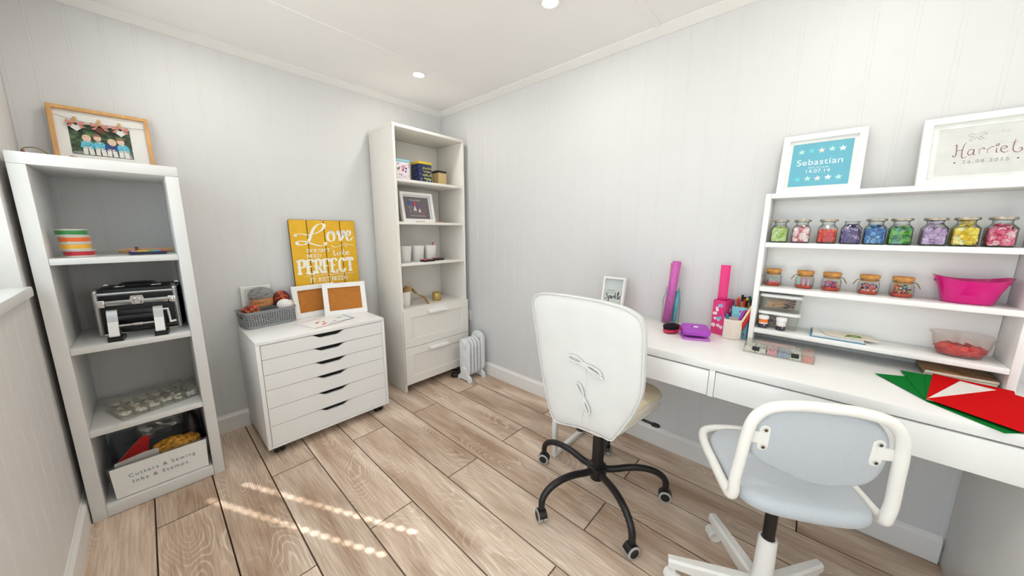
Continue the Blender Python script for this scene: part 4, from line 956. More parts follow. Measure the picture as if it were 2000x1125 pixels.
def bandtext(b):
    st = [[(.95, .75), (.55, 1.0), (.15, .6), (.2, .1), (.6, 0), (.95, .25)], [(2.0, .8), (1.5, 1.0), (1.25, .5), (1.5, 0), (2.0, .3), (2.05, .95), (2.1, 0)], [(2.5, 1.9), (2.5, 0), (2.9, .0), (3.2, .5), (2.9, 1.0), (2.5, .7)], [(3.6, 1.9), (3.6, 0)], [(4.1, .5), (4.8, .55), (4.6, 1.0), (4.2, .8), (4.15, .2), (4.5, 0), (4.85, .2)], [(5.9, 1.9), (5.9, 0)], [(6.5, 1.0), (5.9, .5), (6.6, 0)]]
    pen(b, st, (0, 0, 0), X, Y, 1.0, .12, .26, ang=.6)
    for v in b.verts:
        a = (v.co.x-3.4)*.0088/.0545-.35; rr_ = .0552
        v.co = Vector((rr_*math.sin(a), -rr_*math.cos(a)*.80, -.048+v.co.y*.0085))
one('band_lettering', dk, bd_, bandtext).parent = o
o = thing('paper_scrap', 'brown kraft paper sticking out of the basket at the right end', 'paper', (-1.262, -0.10, ZA+.07)); one('sheet', mat('kraft_paper', (206, 176, 146), .8), o, lambda b: prism(b, [(-.02, -.02), (.012, -.01), (.018, .045), (-.002, .062), (-.024, .050)], (0, -.02, 0), Vector((.8, .6, 0)), Z, .002))
frame('photo_frame', 'white empty frame propped on the wall behind the yarn basket', (-1.416, -0.028, ZA), .145, .222, .018, WFR, leanfor(.222, .006), 0, .014, pic=PAPER)
CORK = mat('brown_backing_card', (186, 116, 44), .85, var=.09, scale=40)
frame('photo_frame', 'white frame with brown card, half hidden behind its twin', (-1.117, -0.110, ZA), .262, .205, .030, WFR, leanfor(.205, .030), math.radians(6), .018, pic=CORK, pane=False)
frame('photo_frame', 'white frame with brown card standing in front of its twin', (-.972, -0.212, ZA), .260, .213, .030, WFR, leanfor(.213, .050), math.radians(-12.5), .018, pic=CORK, pane=False)
# --- yellow sign of four planks
SH = .622
t = thing('wooden_sign', 'yellow four-plank wooden sign with white lettering leaning on the wall', 'sign', (-1.008, -0.054, ZA), 0, None, leanfor(SH, .028))
YEL = mat('mustard_paint', (232, 180, 34), .55, var=.07, scale=18, bump=.1, bscale=90); EDGE = mat('worn_plank_edge', (112, 74, 34), .8, var=.2)
for k in range(4):
    x0 = -.205+k*.1025
    def pl(b):
        pts = rrect(.1005, SH, .009, 3, (x0+.05125, SH/2)); fs = prism(b, pts, (0, 0, 0), X, Z, -.0135)
        for f in fs: f.material_index = 0 if all(abs(v.co.y) < 1e-6 for v in f.verts) else 1
        es = [e for e in b.edges if all(v.co.y < .001 for v in e.verts)]
        r = bmesh.ops.bevel(b, geom=es, offset=.0016, segments=1, affect='EDGES'); setm(r['faces'], 1)
    one('plank', [YEL, EDGE], t, pl, smooth=False)
for zz in (.12, .5): one('batten', EDGE, t, lambda b: box(b, -.19, .19, .0137, .0215, zz-.02, zz+.02))
WP = mat('white_sign_paint', (246, 243, 232), .6, var=.01)
def love(b):
    o = (0, -.0003, 0)
    st_L = [[(-.165, 0.5165), (-.172, 0.5231), (-.163, 0.5296), (-.135, 0.5305), (-.10, 0.5247), (-.055, 0.5346), (-.015, 0.5575), (.002, 0.5821), (-.005, 0.5960), (-.03, 0.5944), (-.06, 0.5698), (-.085, 0.5206), (-.10, 0.4838), (-.125, 0.4633), (-.155, 0.4616), (-.168, 0.4731), (-.155, 0.4846), (-.12, 0.4813), (-.07, 0.4616), (-.03, 0.4510), (-.005, 0.4567), (.0, 0.4690), (-.012, 0.4731)]]
    pen(b, st_L, o, X, Z, 1, .0035, .022, ang=.15, sub=7)
    pen(b, [[(0.0418, 0.5530), (0.0215, 0.5330), (0.0180, 0.4960), (0.0374, 0.4800), (0.0567, 0.4960), (0.0567, 0.5330), (0.0418, 0.5510), (0.0479, 0.5300), (0.0770, 0.5260)],
            [(0.0770, 0.5260), (0.0875, 0.5500), (0.0928, 0.5280), (0.0972, 0.4840), (0.1148, 0.5080), (0.1254, 0.5430), (0.1183, 0.5530), (0.1166, 0.5330), (0.1386, 0.5080)],
            [(0.1342, 0.5080), (0.1623, 0.5230), (0.1658, 0.5480), (0.1518, 0.5530), (0.1412, 0.5280), (0.1447, 0.4920), (0.1606, 0.4830), (0.1826, 0.5080)]], o, X, Z, 1, .0025, .017, ang=.1, sub=6)
    pen(b, [[(0.0333, 0.4540), (0.0558, 0.4410), (0.0828, 0.4460), (0.1188, 0.4590), (0.1458, 0.4570), (0.1728, 0.4520), (0.1818, 0.4460)], [(0.1233, 0.4570), (0.1323, 0.4410), (0.1413, 0.4480)]], o, X, Z, 1, .002, .005)
    pen(b, [[(0.0445, 0.4250), (0.0504, 0.3850), (0.0615, 0.3874)], [(0.0385, 0.4098), (0.0615, 0.4114)], [(0.0785, 0.4066), (0.0674, 0.3970), (0.0725, 0.3858), (0.0844, 0.3874), (0.0878, 0.4010), (0.0785, 0.4066)], [(0.1125, 0.4274), (0.1065, 0.4050), (0.1065, 0.3874), (0.1184, 0.3858), (0.1269, 0.3970), (0.1184, 0.4066), (0.1065, 0.3986)], [(0.1312, 0.3930), (0.1448, 0.3986), (0.1422, 0.4074), (0.1337, 0.4050), (0.1320, 0.3906), (0.1422, 0.3850), (0.1524, 0.3930)]], o, X, Z, 1, .0022, .007, ang=.1)
    pen(b, [[(-.15, 0.2540), (-.06, 0.2545), (.0, 0.2580), (.02, 0.2520), (.04, 0.2580), (.11, 0.2550), (.185, 0.2555)]], o, X, Z, 1, .0016, .004)
GL = {'D': ([((0, 0), (0, 1))], [[(0, 1), (.35, 1), (.6, .8), (.65, .5), (.6, .2), (.35, 0), (0, 0)]]), 'O': ([], [[(.35, 1), (.08, .85), (0, .5), (.08, .15), (.35, 0), (.62, .15), (.7, .5), (.62, .85), (.35, 1)]]),
      'E': ([((0, 0), (0, 1))], [[(0, 1), (.52, 1), (.52, .82)], [(0, .52), (.38, .52)], [(0, 0), (.55, 0), (.55, .2)]]), 'S': ([], [[(.48, .82), (.38, .98), (.15, .98), (.03, .78), (.15, .58), (.38, .45), (.5, .25), (.38, .03), (.12, .02), (0, .2)]]),
      'N': ([((0, 0), (0, 1)), ((.62, 0), (.62, 1))], [[(0, 1), (.62, 0)]]), "'": ([], [[(.05, 1), (.03, .75)]]), 'T': ([((.32, 0), (.32, 1))], [[(0, .8), (0, 1), (.64, 1), (.64, .8)]]),
      'I': ([((0, 0), (0, 1))], []), 'J': ([((.25, .2), (.25, 1))], [[(.25, .25), (.18, .02), (0, .1)]]), 'U': ([((0, .3), (0, 1)), ((.6, .3), (.6, 1))], [[(0, .3), (.1, .05), (.3, 0), (.5, .05), (.6, .3)]]),
      'P': ([((0, 0), (0, 1))], [[(0, 1), (.4, 1), (.55, .75), (.4, .5), (0, .5)]]), 'R': ([((0, 0), (0, 1))], [[(0, 1), (.38, 1), (.52, .75), (.38, .52), (0, .52)], [(.25, .52), (.58, 0)]]),
      'F': ([((0, 0), (0, 1))], [[(0, 1), (.52, 1), (.52, .8)], [(0, .52), (.38, .52)]]), 'C': ([], [[(.6, .78), (.5, .95), (.33, 1), (.08, .85), (0, .5), (.08, .15), (.33, 0), (.52, .06), (.6, .25)]])}
ADV = {"'": .12, 'I': .1, 'J': .28, 'S': .5, 'E': .55, 'F': .52, 'P': .55, 'R': .58, 'N': .62, 'U': .6, 'T': .64, 'D': .65, 'O': .7, 'C': .6}
def caps(b, txt, x, z, h, wx, thick, thin, serif, gap=.26, mid=False):
    o = (0, -.0003, 0)
    for ch in txt:
        if ch == ' ': x += .45*wx; continue
        st, cv = GL[ch]
        for (xa, za), (xb, zb) in st:
            xc = x+xa*wx; a, c = z+za*h, z+zb*h
            flat(b, [(xc-thick/2, a), (xc+thick/2, a), (xc+thick/2, c), (xc-thick/2, c)], o, X, Z, .0006)
            for q in ((a, 1) if za == 0 else None, (c, -1) if zb == 1 else None):
                if q: flat(b, [(xc-thick/2-serif, q[0]), (xc+thick/2+serif, q[0]), (xc+thick/2+serif, q[0]+q[1]*thin), (xc+thick/2, q[0]+q[1]*thin*2.2), (xc-thick/2, q[0]+q[1]*thin*2.2), (xc-thick/2-serif, q[0]+q[1]*thin)], o, X, Z, .00062)
            if mid: flat(b, [(xc-thick*.72, z+h*.46), (xc+thick*.72, z+h*.46), (xc+thick*.72, z+h*.54), (xc-thick*.72, z+h*.54)], o, X, Z, .00064)
        for p in cv: pen(b, [[(x+q[0]*wx, z+q[1]*h) for q in p]], o, X, Z, 1, thin, thick, ang=0.0, sub=5 if len(p) > 3 else 1, taper=False, eps=.0005)
        x += (ADV[ch]+gap)*wx
    return x
def words(b):
    caps(b, "DOESN'T", -.116, .411, .0205, .026, .0042, .0016, .0024); caps(b, 'NEED', -.118, .377, .0205, .026, .0042, .0016, .0024)
    caps(b, 'PERFECT', -.171, .268, .094, .058, .017, .008, .005, gap=.30, mid=True); caps(b, 'IT JUST NEEDS', -.112, .212, .028, .0255, .0046, .0018, .0026)
one('script_lettering', WP, t, love, smooth=False); one('block_lettering', WP, t, words, smooth=False)
# --- drawings on the cabinet
DR = [mat('marker_red', (206, 50, 66), .7), mat('marker_blue', (70, 112, 180), .7), mat('marker_purple', (120, 96, 170), .7), mat('marker_teal', (150, 190, 200), .7)]
def sheet(name, label, cat, pts, z, m, th=.0006, marks=None, mm=None, group=None):
    cx, cy = sum(p[0] for p in pts)/len(pts), sum(p[1] for p in pts)/len(pts)
    o = one(name, m, None, lambda b: prism(b, [(x-cx, y-cy) for x, y in pts], (0, 0, 0), X, Y, th), loc=(cx, cy, z), smooth=False)
    tag(o, label, cat, group)
    if marks: one('drawing', mm, o, lambda b: [flat(b, [(x-cx, y-cy) for x, y in p], (0, 0, th), X, Y, .0003, mi) for p, mi in marks], smooth=False)
    return o
sheet('laminated_sheet', 'clear laminated sheet under the two children\'s drawings', 'paper', [(-1.30, -.245), (-1.255, -.385), (-1.10, -.345), (-1.13, -.205)], ZA+.0003, mat('lilac_paper', (224, 222, 228), .4))
sheet('childs_drawing', 'white drawing with red squiggles on the drawer cabinet', 'drawing', [(-1.268, -.25), (-1.24, -.435), (-1.07, -.40), (-1.115, -.215)], ZA+.0012, PAPER, marks=[
    ([(-1.205, -.325), (-1.185, -.300), (-1.165, -.300), (-1.18, -.312), (-1.198, -.335)], 0), ([(-1.165, -.33), (-1.15, -.300), (-1.128, -.298), (-1.12, -.315), (-1.14, -.318), (-1.15, -.335)], 0), ([(-1.185, -.375), (-1.155, -.350), (-1.125, -.352), (-1.15, -.362), (-1.178, -.385)], 0),
    ([(-1.239, -.432), (-1.07, -.398), (-1.0705, -.394), (-1.239, -.427)], 0), ([(-1.262, -.251), (-1.12, -.219), (-1.12, -.217), (-1.262, -.248)], 0)], mm=DR)
sheet('childs_drawing', 'white drawing with a blue border lying over the red one', 'drawing', [(-1.145, -.395), (-.985, -.362), (-1.005, -.222), (-1.155, -.235)], ZA+.0021, PAPER, marks=[
    ([(-1.145, -.393), (-.985, -.360), (-.986, -.354), (-1.145, -.385)], 1), ([(-.987, -.360), (-1.007, -.224), (-1.014, -.226), (-.996, -.354)], 1), ([(-1.115, -.345), (-1.098, -.336), (-1.085, -.343), (-1.1, -.35)], 2), ([(-1.08, -.28), (-1.05, -.27), (-1.03, -.285), (-1.055, -.30)], 3), ([(-1.04, -.325), (-1.015, -.315), (-1.015, -.318), (-1.04, -.328)], 2)], mm=DR)

# ================================================================== in the tall bookcase
def tin(label, loc, s, h, mats_, lidh, rz=0, fn=None, e=6):
    o = thing('tin', label, 'tin', loc, rz)
    one('body', mats_[0], o, lambda b: box(b, -s, s, -s, s, 0, h-lidh+.002, .004)); one('lid', mats_[1], o, lambda b: box(b, -s-.001, s+.001, -s-.001, s+.001, h-lidh, h, .003))
    if fn: one('print', fn[0], o, fn[1], smooth=False)
    return o
rr = random.Random(11)
def floral(b):
    for k in range(26):
        x, z = rr.uniform(-.044, .044), rr.uniform(.008, .105); mi = k % 4
        flat(b, star(x, z, rr.uniform(.004, .011), 5, .6, rr.uniform(0, 6)), (0, -.0505, 0), X, Z, .0002+.0001*(k % 5), mi)
        y, z = rr.uniform(-.044, .044), rr.uniform(.008, .105)
        flat(b, star(y, z, rr.uniform(.004, .010), 5, .6, rr.uniform(0, 6)), (-.0505, 0, 0), -Y, Z, .0002+.0001*(k % 5), mi)
tin('square floral tin with a pale blue lid on the top bookcase shelf', (-.565, -.27, 1.5502), .05, .135, (mat('pale_floral_tin', (232, 222, 230), .4), mat('pale_blue_lid', (150, 204, 214), .4)), .02, 0, ([mat('flower_red', (206, 70, 80), .5), mat('flower_navy', (54, 62, 110), .5), mat('flower_pink', (226, 140, 160), .5), mat('flower_green', (98, 128, 110), .5)], floral))
def confetti(b):
    for k in range(30):
        x, z = rr.uniform(-.05, .05), rr.uniform(.008, .115); flat(b, circ(x, z, rr.uniform(.0015, .0032), n=8), (0, -.0552, 0), X, Z, .0002, k % 4)
        x, z = rr.uniform(-.05, .05), rr.uniform(.008, .115); flat(b, circ(x, z, rr.uniform(.0012, .0025), n=8), (-.0552, 0, 0), -Y, Z, .0002, k % 4)
NV = tin('navy starry tin with a yellow lid between the floral and gold tins', (-.385, -.262, 1.5502), .0547, .145, (mat('navy_tin_body', (26, 40, 84), .35), mat('yellow_tin_lid', (220, 190, 50), .4)), .018, 0, ([mat('dot_white', (236, 232, 226), .5), mat('dot_yellow', (236, 214, 80), .5), mat('dot_teal', (90, 170, 190), .5), mat('dot_orange', (226, 130, 60), .5)], confetti))
YT = mat('tin_lettering', (222, 226, 90), .5)
for i, (s_, q) in enumerate((('Do more', .0), ('of what', .0), ('makes you', .0), ('happy', .0))): lettering(s_, .019 if i != 3 else .023, (.014, -.0556, .100-.024*i), X, Z, YT, NV, shear=.15)
tin('small gold tin with a dark lid at the right of the top bookcase shelf', (-.213, -.245, 1.5502), .040, .108, (mat('gold_tin', (206, 180, 128), .3, metal=.35), mat('dark_brown_lid', (44, 34, 36), .4)), .018, math.radians(2))
GRY = mat('grey_felt_card', (116, 106, 112), .8, var=.04, scale=120)
t, yb = frame('photo_frame', 'white box frame of button people on a grey card in the tall bookcase', (-.432, -.300, 1.2625), .272, .222, .022, WFR, leanfor(.222, .045), 0, .028, mount=PAPER, mw=.008, pic=GRY, stand=True)
lettering('The Leary Family', .0135, (-.012, yb-.0008, .168), X, Z, PAPER, t); lettering('Mick, Frances, Molly & Finn', .0115, (.004, yb-.0008, .052), X, Z, PAPER, t)
bcol = [mat('button_blue', (42, 110, 190), .4), mat('button_red', (222, 70, 100), .4), mat('button_purple', (170, 70, 190), .4), mat('button_orange', (214, 100, 50), .4)]
def bpeople(b):
    for x, z, r, mi in ((-.056, .145, .0125, 0), (-.016, .141, .0120, 1), (.022, .116, .0080, 2), (.048, .074, .0095, 3)):
        lathe(b, [(r*.3, 0), (r, 0), (r, .003), (r*.75, .004), (r*.7, .0028), (r*.2, .0026)], 16, (x, z, 0), mi)
    for v in b.verts: v.co = Vector((v.co.x, yb-.0004-v.co.z, v.co.y))
one('button_head', bcol, t, bpeople)
one('stick_people', PAPER, t, lambda b: ([prism(b, p, (0, yb-.0004, 0), X, Z, .001) for p in ([(-.030, .092), (-.002, .092), (-.016, .130)], [(.010, .083), (.034, .083), (.022, .109)])],
    [tube(b, [(x0, yb-.001, z0), (x1, yb-.001, z1)], .0007, 4) for x0, z0, x1, z1 in ((-.056, .132, -.056, .103), (-.056, .103, -.064, .074), (-.056, .103, -.047, .074), (-.056, .122, -.074, .110), (-.056, .122, -.038, .108), (-.022, .092, -.024, .072), (-.010, .092, -.008, .072), (.017, .083, .016, .070), (.027, .083, .028, .070))]), smooth=False)
for x, c, lb in ((-.455, (206, 176, 150), 'pale wooden stick lying before the button-people frame, left one'), (-.30, (206, 150, 140), 'pinkish wooden stick at the right foot of the button-people frame')):
    o = thing('craft_stick', lb, 'craft stick', (x, -.335, 1.2623)); one('stick', mat('stick_%d' % int(-x*1000), c, .7), o, lambda b: box(b, -.035, .035, -.005, .005, 0, .006, .002))
PW = mat('white_pot_glaze', (238, 236, 232), .3, var=.01)
def pot(label, loc, r0, r1, h, grp=None):
    o = thing('plant_pot', label, 'pot', loc, 0, grp)
    one('pot', PW, o, lambda b: loft(b, [sring(28, r0-.004, r0-.004, 0, e=3), sring(28, r0, r0, .004, e=3), sring(28, r1, r1, h, e=3), sring(28, r1-.004, r1-.004, h, e=3), sring(28, r0-.004, r0-.004, .006, e=3)]), ang=50)
    return o
for i, (x, lb) in enumerate(((-.522, 'leftmost of three white pots on the third bookcase shelf'), (-.412, 'middle of three white pots on the third bookcase shelf'), (-.302, 'rightmost of three white pots, with a red pen in it'))):
    pot(lb, (x, -.205, .9683), .040, .050, .118, 'three white pots in a row')
o = thing('red_pen', 'orange-red pen leaning out of the right white pot', 'pen', (-.285, -.195, .976)); one('barrel', mat('pen_red', (212, 66, 42), .4), o, lambda b: cyl(b, (-.01, 0, 0), (.028, 0, .138), .0045)); one('cap', PAPER, o, lambda b: cyl(b, (.028, 0, .138), (.031, 0, .15), .005, .003))
for x, y, c3, lb in ((-.395, -.315, ((226, 110, 60), (190, 60, 110), (70, 150, 130)), 'black ink pad with rainbow top at the shelf front'), (-.262, -.255, ((210, 60, 50), (60, 110, 180), (150, 130, 80)), 'black ink pad with coloured top behind the other one')):
    o = thing('ink_pad', lb, 'ink pad', (x, y, .9683), .1); one('case', BLACK, o, lambda b: box(b, -.050, .050, -.028, .028, 0, .014, .003))
    for k, c in enumerate(c3): one('swatch', mat('pad_%d_%d_%d' % c, c, .5), o, lambda b: box(b, -.042+k*.028, -.015+k*.028, -.022, .022, .0141, .0185, .001))
pot('white square-sided pot spilling gold ribbon above the bookcase drawers', (-.565, -.235, .6353), .042, .050, .112)
GOLDN = glass('gold_organza', (222, 190, 130), (170, 130, 70), .3, 2.0, haze=.45); GOLD = mat('gold_glitter', (196, 164, 98), .35, metal=.45, var=.25, scale=300)
o = thing('gold_ribbon', 'sheer gold ribbon curling out of the white pot', 'ribbon', (-.54, -.25, .6353))
def rib(b):
    P = smooth_path([(-.04, 0, .10), (-.02, -.005, .125), (.0, -.01, .15), (.025, -.01, .155), (.04, -.012, .135), (.055, -.02, .11), (.08, -.03, .085), (.11, -.03, .06), (.14, -.035, .035), (.148, -.034, .020), (.135, -.036, .012)], 6)
    rg = [[b.verts.new(p+Vector((.0, .02, .02*math.cos(i*.12)))), b.verts.new(p+Vector((.004, -.026, -.022)))] for i, p in enumerate(P)]
    for a, c in zip(rg[:-1], rg[1:]): b.faces.new((a[0], c[0], c[1], a[1]))
rbo = one('band', GOLDN, o, rib, ang=80); rbo.modifiers.new('thickness', 'SOLIDIFY').thickness = .0006
def ribedge(b):
    P = smooth_path([(-.04, -.026, .078), (0, -.036, .128), (.025, -.036, .133), (.055, -.046, .088), (.11, -.056, .038), (.145, -.06, .003)], 6); tube(b, P, .0014, 5)
    P = smooth_path([(-.04, .02, .12), (0, .01, .168), (.025, .01, .172), (.055, 0, .12), (.11, -.01, .055), (.145, -.014, .022)], 6); tube(b, P, .0014, 5)
one('wire_edge', GOLD, o, ribedge)
o = thing('ribbon_spool', 'gold glitter ribbon spool standing alone above the bookcase drawers', 'ribbon', (-.262, -.225, .6353))
one('ribbon', GOLD, o, lambda b: lathe(b, [(.033, .004), (.0345, .006), (.0345, .060), (.033, .062)], 28)); one('flange', GOLD, o, lambda b: (lathe(b, [(.037, 0), (.037, .003), (.01, .0035)], 28), lathe(b, [(.037, .063), (.037, .066), (.012, .066)], 28))); one('hole', BLACK, o, lambda b: lathe(b, [(.011, .0655), (.011, .0668)], 14))

# ================================================================== on the desk
ZD = .7373
t, yb = frame('photo_frame', 'small white box frame with a Sparkle motto at the far end of the desk', (-.122, -1.683, ZD), .128, .216, .011, WFR, leanfor(.216, .036), -PI/2, .022, pic=mat('pale_sage_card', (206, 214, 210), .7), stand=True)
INKD = mat('black_print', (40, 42, 46), .7); INKG = mat('grey_print', (128, 136, 140), .7)
lettering('LEAVE A', .0105, (-.018, yb-.0006, .140), X, Z, INKG, t, space=1.2); lettering('LITTLE', .0105, (-.003, yb-.0006, .127), X, Z, INKG, t, space=1.2)
def sparkle(b):
    S = [[(.10, .95), (-.08, 1.0), (-.2, .8), (-.1, .6), (.05, .45), (.0, .2), (-.2, .1), (-.32, .25)], [(.22, .6), (.2, .1), (.17, -.35)], [(.21, .5), (.38, .62), (.42, .35), (.3, .2), (.21, .3)], [(.62, .6), (.5, .55), (.48, .3), (.6, .25), (.66, .55), (.68, .25), (.78, .35)], [(.82, .6), (.86, .25)], [(.86, .45), (.95, .62), (1.02, .55)], [(1.15, 1.15), (1.08, .6), (1.08, .2)], [(1.1, .45), (1.28, .65), (1.12, .45), (1.35, .2)], [(1.45, .5), (1.58, 1.05), (1.48, 1.1), (1.46, .5), (1.55, .22), (1.66, .4)], [(1.68, .4), (1.85, .52), (1.8, .65), (1.7, .5), (1.75, .22), (1.95, .35)]]
    pen(b, S, (-.034, yb-.0002, .086), X, Z, .040, .03, .13, ang=.3)
    for x, z in ((.028, .135), (.046, .122)): flat(b, star(x, z, .004, 4, .4), (0, yb-.0002, 0), X, Z, .0006)
one('script', INKD, t, sparkle, smooth=False)
def glass_jar(t, prof, m=GLASS, e=2.0, n=32, name='glass', cap0=True):
    return one(name, m, t, lambda b: loft(b, [sring(n, r, r, z, e=ee) for r, z, ee in prof], cap0=cap0, cap1=False), ang=50)
t = thing('mason_jar', 'tall clear glass jar holding rolled glitter sheets on the desk', 'jar', (-.055, -1.983, ZD))
glass_jar(t, [(.034, .0005, 2), (.040, .006, 2), (.041, .02, 2), (.041, .115, 2), (.038, .138, 2), (.031, .152, 2), (.030, .156, 2), (.0325, .158, 2), (.0325, .162, 2), (.030, .164, 2), (.030, .170, 2), (.0325, .172, 2), (.0325, .178, 2), (.030, .180, 2), (.030, .187, 2)])
def roll(name, label, loc, m, r, L_, d, turns=1.6):
    o = thing(name, label, 'paper roll', loc, 0, 'rolled sheets in the glass jar'); d = Vector(d).normalized(); u, v = basis(d)
    def f(b):
        n = 34; rg = []
        for s in (0, L_): rg.append([b.verts.new(d*s+(u*math.cos(2*PI*turns*k/n)+v*math.sin(2*PI*turns*k/n))*(r*(1-.22*k/n))) for k in range(n+1)])
        for k in range(n): b.faces.new((rg[0][k], rg[0][k+1], rg[1][k+1], rg[1][k]))
    q = one('sheet', m, o, f, ang=60); q.modifiers.new('thickness', 'SOLIDIFY').thickness = .0008; return o
def glit(n, c): return mat(n, c, .35, var=.35, scale=420, metal=.15)
roll('glitter_roll', 'purple-pink glitter sheet rolled up in the glass jar', (-.064, -1.968, ZD+.008), glit('purple_glitter', (196, 92, 172)), .021, .312, (.02, -.085, 1))
roll('glitter_roll', 'teal glitter sheet rolled up low in the glass jar', (-.043, -1.997, ZD+.008), glit('teal_glitter', (92, 176, 194)), .011, .16, (.02, -.06, 1))
roll('glitter_roll', 'coral pink sheet rolled up behind the purple one', (-.035, -1.965, ZD+.008), glit('coral_glitter', (226, 116, 128)), .012, .30, (.0, -.02, 1))
t = thing('hair_brush', 'pink brush with black bristles lying on the desk by the purple punch', 'brush', (-.222, -2.040, ZD), math.radians(165))
PKP = mat('hot_pink_plastic', (216, 36, 84), .3)
one('head', PKP, t, lambda b: pillow(b, [(x, y) for x, y in circ(0, 0, .045, .030, 24)], [(.6, .002), (.95, .006), (1, .012), (.95, .018), (.6, .021)], (0, 0, 0), X, Y, Z))
one('handle', PKP, t, lambda b: tube(b, smooth_path([(-.035, 0, .012), (-.06, .004, .014), (-.09, .012, .014), (-.115, .016, .014)], 5), lambda q: .009+.006*q, 10))
def bristles(b):
    for i in range(-6, 7):
        for j in range(-4, 5):
            x, y = i*.0062, j*.0058
            if (x/.043)**2+(y/.028)**2 < 1: cyl(b, (x, y, .018), (x*1.1, y*1.1, .036), .0024, .0018, 5)
    sphere(b, (0, 0, .018), .02, 2, 0, (1.8, 1.15, .6))
o = one('bristles', mat('black_bristle', (18, 10, 14), .7), t, bristles)
t = thing('hole_punch', 'purple two-hole punch on the desk', 'hole punch', (-.232, -2.142, ZD), math.radians(-66))
PUR = mat('purple_plastic', (164, 62, 184), .35); PURL = mat('lilac_metal', (196, 110, 204), .3)
one('base', PURL, t, lambda b: pillow(b, rrect(.112, .098, .014, 4), [(.98, 0), (1, .003), (1, .007), (.97, .009), (.5, .009)], (0, 0, 0), X, Y, Z))
one('hinge', PUR, t, lambda b: (box(b, -.050, .050, .012, .042, .0092, .030, .004)))
lv = one('lever', PUR, t, lambda b: pillow(b, rrect(.112, .090, .020, 5), [(.85, -.003), (.98, -.001), (1, .006), (.985, .014), (.93, .019), (.4, .020)], (0, -.002, .029), X, Vector((0, .985, .17)), Vector((0, -.17, .985))))
one('button', PAPER, lv, lambda b: sphere(b, (.002, 0, .0492), .008, 2, 0, (1.4, 1, .35))); one('slot', BLACK, lv, lambda b: sphere(b, (-.014, .004, .0490), .007, 2, 0, (1.2, .6, .3)))
# pen holders
def flowers(b, faces, n, seed, sizes=(.006, .011)):
    q = random.Random(seed)
    for o_, ux_, wd, ht in faces:
        for k in range(n):
            x, z, r = q.uniform(.008, wd-.008), q.uniform(.01, ht-.01), q.uniform(*sizes); c0 = .0003+.0001*(k % 6)
            for p in range(5): flat(b, circ(x+r*.6*math.cos(p*1.2566), z+r*.6*math.sin(p*1.2566), r*.42, n=8), o_, ux_, Z, c0+.00002*p, 0 if k % 4 else 1)
            flat(b, circ(x, z, r*.25, n=6), o_, ux_, Z, c0+.0002, 2)
def open_box(b, sx, sy, h, th=.002):
    loft(b, [rect(-sx, sx, -sy, sy, 0), rect(-sx, sx, -sy, sy, h), rect(-sx+th, sx-th, -sy+th, sy-th, h), rect(-sx+th, sx-th, -sy+th, sy-th, .004)])
FP_ = [mat('print_blossom_white', (248, 236, 240), .6), mat('print_blossom_blue', (120, 196, 220), .6), mat('print_blossom_heart', (236, 120, 160), .6)]
t = thing('pen_box', 'hot-pink blossom-print pen box holding a pink ruler', 'pen holder', (-.0655, -2.213, ZD), math.radians(-16))
one('box', mat('hot_pink_card', (222, 62, 124), .55, var=.16, scale=26), t, lambda b: open_box(b, .042, .026, .158), smooth=False)
one('blossom_print', FP_, t, lambda b: flowers(b, (((-.042, -.026, 0), X, .084, .158), ((-.042, .026, 0), -Y, .052, .158)), 13, 4), smooth=False)
t = thing('ruler', 'magenta strip standing up out of the pink blossom box', 'ruler', (-.068, -2.205, ZD+.005), math.radians(-82)); one('strip', mat('magenta_plastic', (226, 18, 118), .35), t, lambda b: box(b, -.019, .019, -.0015, .0015, 0, .312, .0008))
t = thing('pen_box', 'blue floral pen box full of felt pens beside the hutch', 'pen holder', (-.048, -2.287, ZD), math.radians(-8))
one('box', mat('sky_blue_card', (138, 206, 224), .55, var=.1, scale=30), t, lambda b: open_box(b, .040, .032, .136), smooth=False)
one('blossom_print', [mat('print_magenta', (206, 60, 130), .6), FP_[0], FP_[2]], t, lambda b: flowers(b, (((-.040, -.032, 0), X, .080, .136), ((-.040, .032, 0), -Y, .064, .136)), 16, 9, (.003, .006)), smooth=False)
PCOL = [(20, 20, 24), (30, 90, 60), (240, 200, 40), (40, 130, 150), (190, 40, 40), (60, 40, 30), (40, 110, 180), (230, 120, 40)]
PN = ['black', 'dark green', 'yellow', 'teal', 'red', 'brown', 'blue', 'orange']
rp = random.Random(21)
WOODP = mat('pencil_wood_barrel', (214, 160, 92), .5, var=.06)
for k in range(14):
    x, y = -.026+(k % 5)*.0135, -.018+(k//5)*.018; ci = [0, 2, 1, 0, 3, 4, 0, 5, 6, 0, 4, 7, 0, 6][k]
    wxy = Matrix.Rotation(math.radians(-8), 3, 'Z') @ Vector((x, y, 0)); top = rp.uniform(.158, .182)
    o = thing('felt_pen', '%s-capped tan felt pen, %s in the %s row of the blue box' % (PN[ci], ['first', 'second', 'third', 'fourth', 'fifth'][k % 5], ['front', 'middle', 'back'][k//5]), 'pen', (-.048+wxy.x, -2.287+wxy.y, ZD+.006), 0, 'felt pens in the blue box')
    dx, dy = rp.uniform(-.006, .010), rp.uniform(-.008, .008)
    one('barrel', WOODP, o, lambda b: cyl(b, (0, 0, 0), (dx*.8, dy*.8, top-.03), .0045, seg=8)); one('cap', mat('pen_cap_%d' % ci, PCOL[ci], .4), o, lambda b: cyl(b, (dx*.8, dy*.8, top-.03), (dx, dy, top), .005, seg=8))
t = thing('pen_pot', 'cream hexagonal pen pot standing before the two print boxes', 'pen holder', (-.122, -2.263, ZD), .2)
